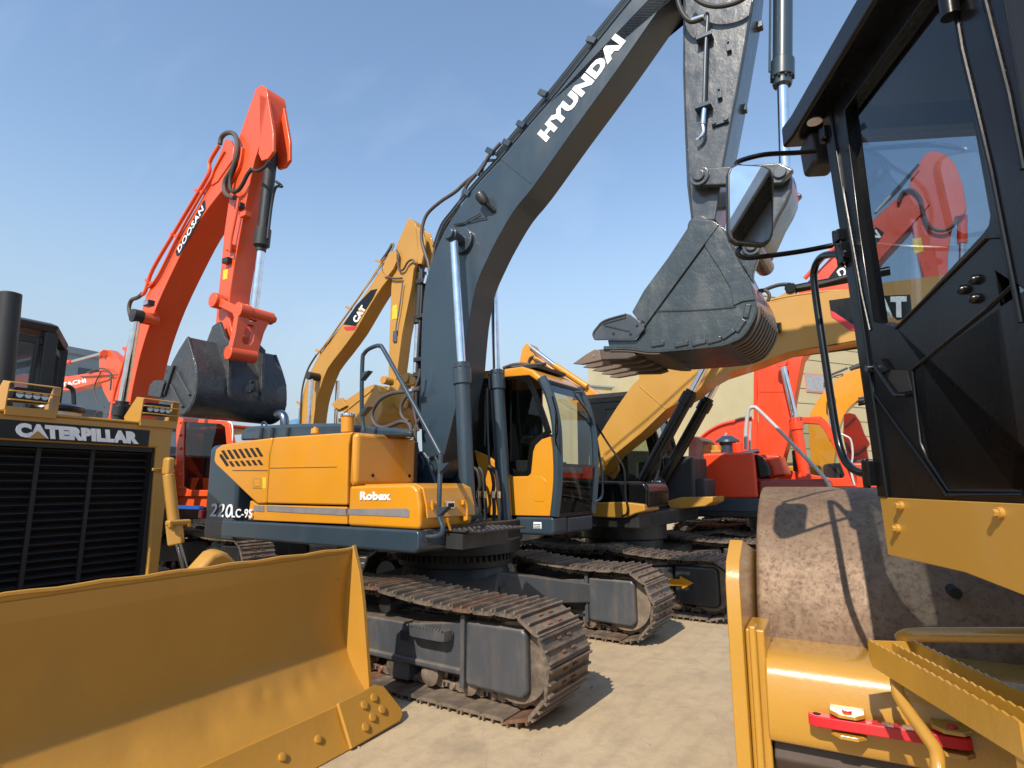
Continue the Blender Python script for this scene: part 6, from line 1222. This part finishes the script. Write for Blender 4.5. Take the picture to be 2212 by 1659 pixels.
# ---- 4h small orange excavator at the left
Lf = M.sub(-15.5, 4.2)
T = thing('excavator', 'orange excavator with folded arm far left, before the blue grey building', 'excavator', Lf)
exc_body(T, OR, BKM, cab=False, frame=BF)
l3 = lambda pts, Y: [Lf.p3('a1', p, Y) for p in pts]
m = MB(); m.py(Lf.ys('a1', [(0,900),(130,860),(400,878),(560,852),(640,855),(660,880),(640,900),(400,962),(100,960),(0,980)], 1.25), 1.25, 1.65); BM = m.build('boom', OR, T, .02)
text(BM, 'HITACHI', *l3([(330,948),(512,914),(326,925)], 1.24), WH, .003, .03)
m = MB(); m.py(Lf.ys('a1', [(585,735),(610,722),(645,720),(690,760),(735,820),(740,900),(720,985),(690,1040),(645,1030),(610,960),(590,880)], 1.3), 1.3, 1.6); AM = m.build('arm', OR, T, .02)
m = MB(); m.cyl(*l3([(420,792),(600,742)], 1.2), .05, n=14); ac = m.build('rod', CH, T); m = MB(); m.cyl(*l3([(250,835),(425,790)], 1.2), .08, n=14); m.build('arm_cylinder', OR, T)
m = MB(); m.cyl(*[Lf.p3('a1', (620, 740), Y) for Y in (1.2, 1.7)], .12, n=20); m.build('arm_pin', OR, AM, .01)
m = MB(); m.tube(l3([(520,855),(600,830),(650,850),(660,890),(655,960)], 1.2), .028, 8); m.tube(l3([(600,850),(560,940),(575,1020),(620,1060)], 1.2), .022, 8); m.tube(l3([(560,1150),(570,1100),(600,1080),(640,1105)], 1.2), .025, 8); m.tube(l3([(480,880),(700,868)], 1.2), .02, 6, False); m.build('hydraulic_hose', HS, BM)

# ================================================================== 5. buildings
def far_frame(px, py_base_dist, deg): pass
def wall_box(name, label, cat, p0, dirdeg, length, depth, z1, mat, extra=None):
    a = math.radians(dirdeg); fr = Frame(p0, dirdeg)
    T = thing(name, label, cat, fr); m = MB(); m.box(0, length, 0, depth, 0, z1); m.build('wall', mat, T, .02); return T, fr
def at_depth(px, depth): d = ray(px, 1045); d = d / d.y; return (d.x * depth, d.y * depth)
# beige hall behind at the right
p = at_depth(1672, 34); dr_ = 90 - 66
d0_ = (1045 - 742) / 1278; z1 = EYE + d0_ * 34 * 1.0
T, F1 = wall_box('hall', 'tall beige panelled hall with a small window, at the right behind the machines', 'building', p, dr_, 45, 20, 13, WB)
for k in range(14):
    m = MB(); z = .9 + k * .92; m.box(-.02, 45, -.012, .0, z, z + .035); m.build('panel_joint', BRZ, T)
wv_ = [F1.y('b6', p_, -.03) for p_ in [(292,470),(398,465),(403,555),(296,560)]]
x0 = min(v[0] for v in wv_); x1 = max(v[0] for v in wv_); z0 = min(v[1] for v in wv_); z1 = max(v[1] for v in wv_)
m = MB(); m.box(x0 - .08, x1 + .08, -.05, -.0125, z0 - .08, z1 + .08); wf = m.build('window', paint('pink window trim', (.55, .22, .16), .5, 0, .1), T)
m = MB(); m.box(x0, (x0 + x1) / 2 - .04, -.06, -.052, z0, z1); m.box((x0 + x1) / 2 + .04, x1, -.06, -.052, z0, z1); m.build('pane', plain('pale pane', (.30, .33, .36), .2), wf)
# long low shed
p = at_depth(1340, 40)
T, F2 = wall_box('shed', 'long low corrugated beige shed between the cylinders and the tall hall', 'building', p, dr_ - 2, 26, 12, 6.3, WB)
zt = F2.y('b4', (950, 425), 0)[1]; T.children[0].scale = (1, 1, (zt) / 6.3)
m = MB()
for k in range(130): m.box(k * .2, k * .2 + .07, -.03, -.001, zt - 2.6, zt - .02)
m.box(-.1, 26.1, -.08, -.031, zt - .1, zt + .03); m.build('cladding', WB, T)
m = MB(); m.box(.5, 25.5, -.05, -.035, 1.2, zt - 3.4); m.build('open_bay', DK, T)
p = at_depth(1230, 46); T, F3 = wall_box('stair_tower', 'small beige rooftop block beside the black cab roof', 'building', p, dr_, 4.2, 5, 9, WB)
zt = F3.y('b3', (1230, 415), 0)[1]; T.children[0].scale = (1, 1, zt / 9); m = MB(); m.box(-.15, 4.35, -.15, 5.1, zt, zt + .12); m.build('parapet', WG, T)
# blue grey block at the left
p = at_depth(150, 40)
F4 = Frame(at_depth(90, 38), 66)
T = thing('building', 'blue grey flat roofed building with dark windows, far at the left', 'building', F4)
zt = F4.y('a1', (420, 712), 0)[1]
m = MB(); m.box(-6, 12.5, -0, 14, 0, zt); m.build('wall', WG, T, .03)
m = MB(); m.box(-6.2, 12.7, -.2, -.001, zt - .35, zt + .1); m.build('parapet', WG, T, .02)
for r_, z in enumerate((zt - 2.2, zt - 5.0, zt - 7.2)):
    for c_ in range(6):
        x = -4.5 + c_ * 2.9
        m = MB(); m.box(x, x + 1.9, -.05, .0, z, z + 1.0); wf = m.build('window', WD, T); m = MB(); m.box(x - .1, x + 2.0, -.07, -.051, z - .12, z - .02); m.build('sill', WG, wf)
# blue water tower and small block on the skyline
c_ = at_depth(367, 120)
T = thing('water_tower', 'small blue water tower on the skyline', 'tower', loc=(c_[0] + 0, c_[1], 0)); 
T.location = (*at_depth(636, 120), 0)
zz = 1.62 + (1045 - 905) / 1278 * 120; m = MB(); m.lathe((0, 0, 0), (0, 0, zz), [(0, .8), (.82, .8), (.88, 1.9), (.97, 1.9), (1, .6)], 20); m.build('tank', plain('blue tank paint', (.10, .25, .42), .5), T); m = MB(); m.cyl((0, 0, zz), (0, 0, zz + 2.2), .08, n=6); m.build('mast', WG, T)
T = thing('apartment_block', 'tiny pale apartment block on the skyline beside the yellow boom', 'building', loc=(*at_depth(732, 150), 0))
zz = 1.62 + (1045 - 895) / 1278 * 150; m = MB(); m.box(-1.6, 1.6, 0, 6, 0, zz); m.build('wall', WB, T)
for k in range(6): m = MB(); m.box(-1.3, 1.3, -.1, -.01, zz - 2 - k * 2.6, zz - 1 - k * 2.6); m.build('window', WD, T)

# ================================================================== 6. grit on the paving
m = MB(); rr_ = random.Random(3)
for i in range(1400):
    x = rr_.uniform(-2.2, 3.2); y = rr_.uniform(2.2, 9); sz = rr_.uniform(.0015, .006) * (1 if rr_.random() < .93 else 2); a = rr_.uniform(0, 3.14)
    m.loops([[(x + sz * math.cos(a + t) * k, y + sz * math.sin(a + t) * k, z) for t in (0, 1.4, 2.6, 3.9, 5.2)] for k, z in ((1, .0), (.9, sz * .7), (.4, sz))])
o = m.build('grit', plain('grey grit', (.33, .28, .21), .9)); o['kind'] = 'stuff'
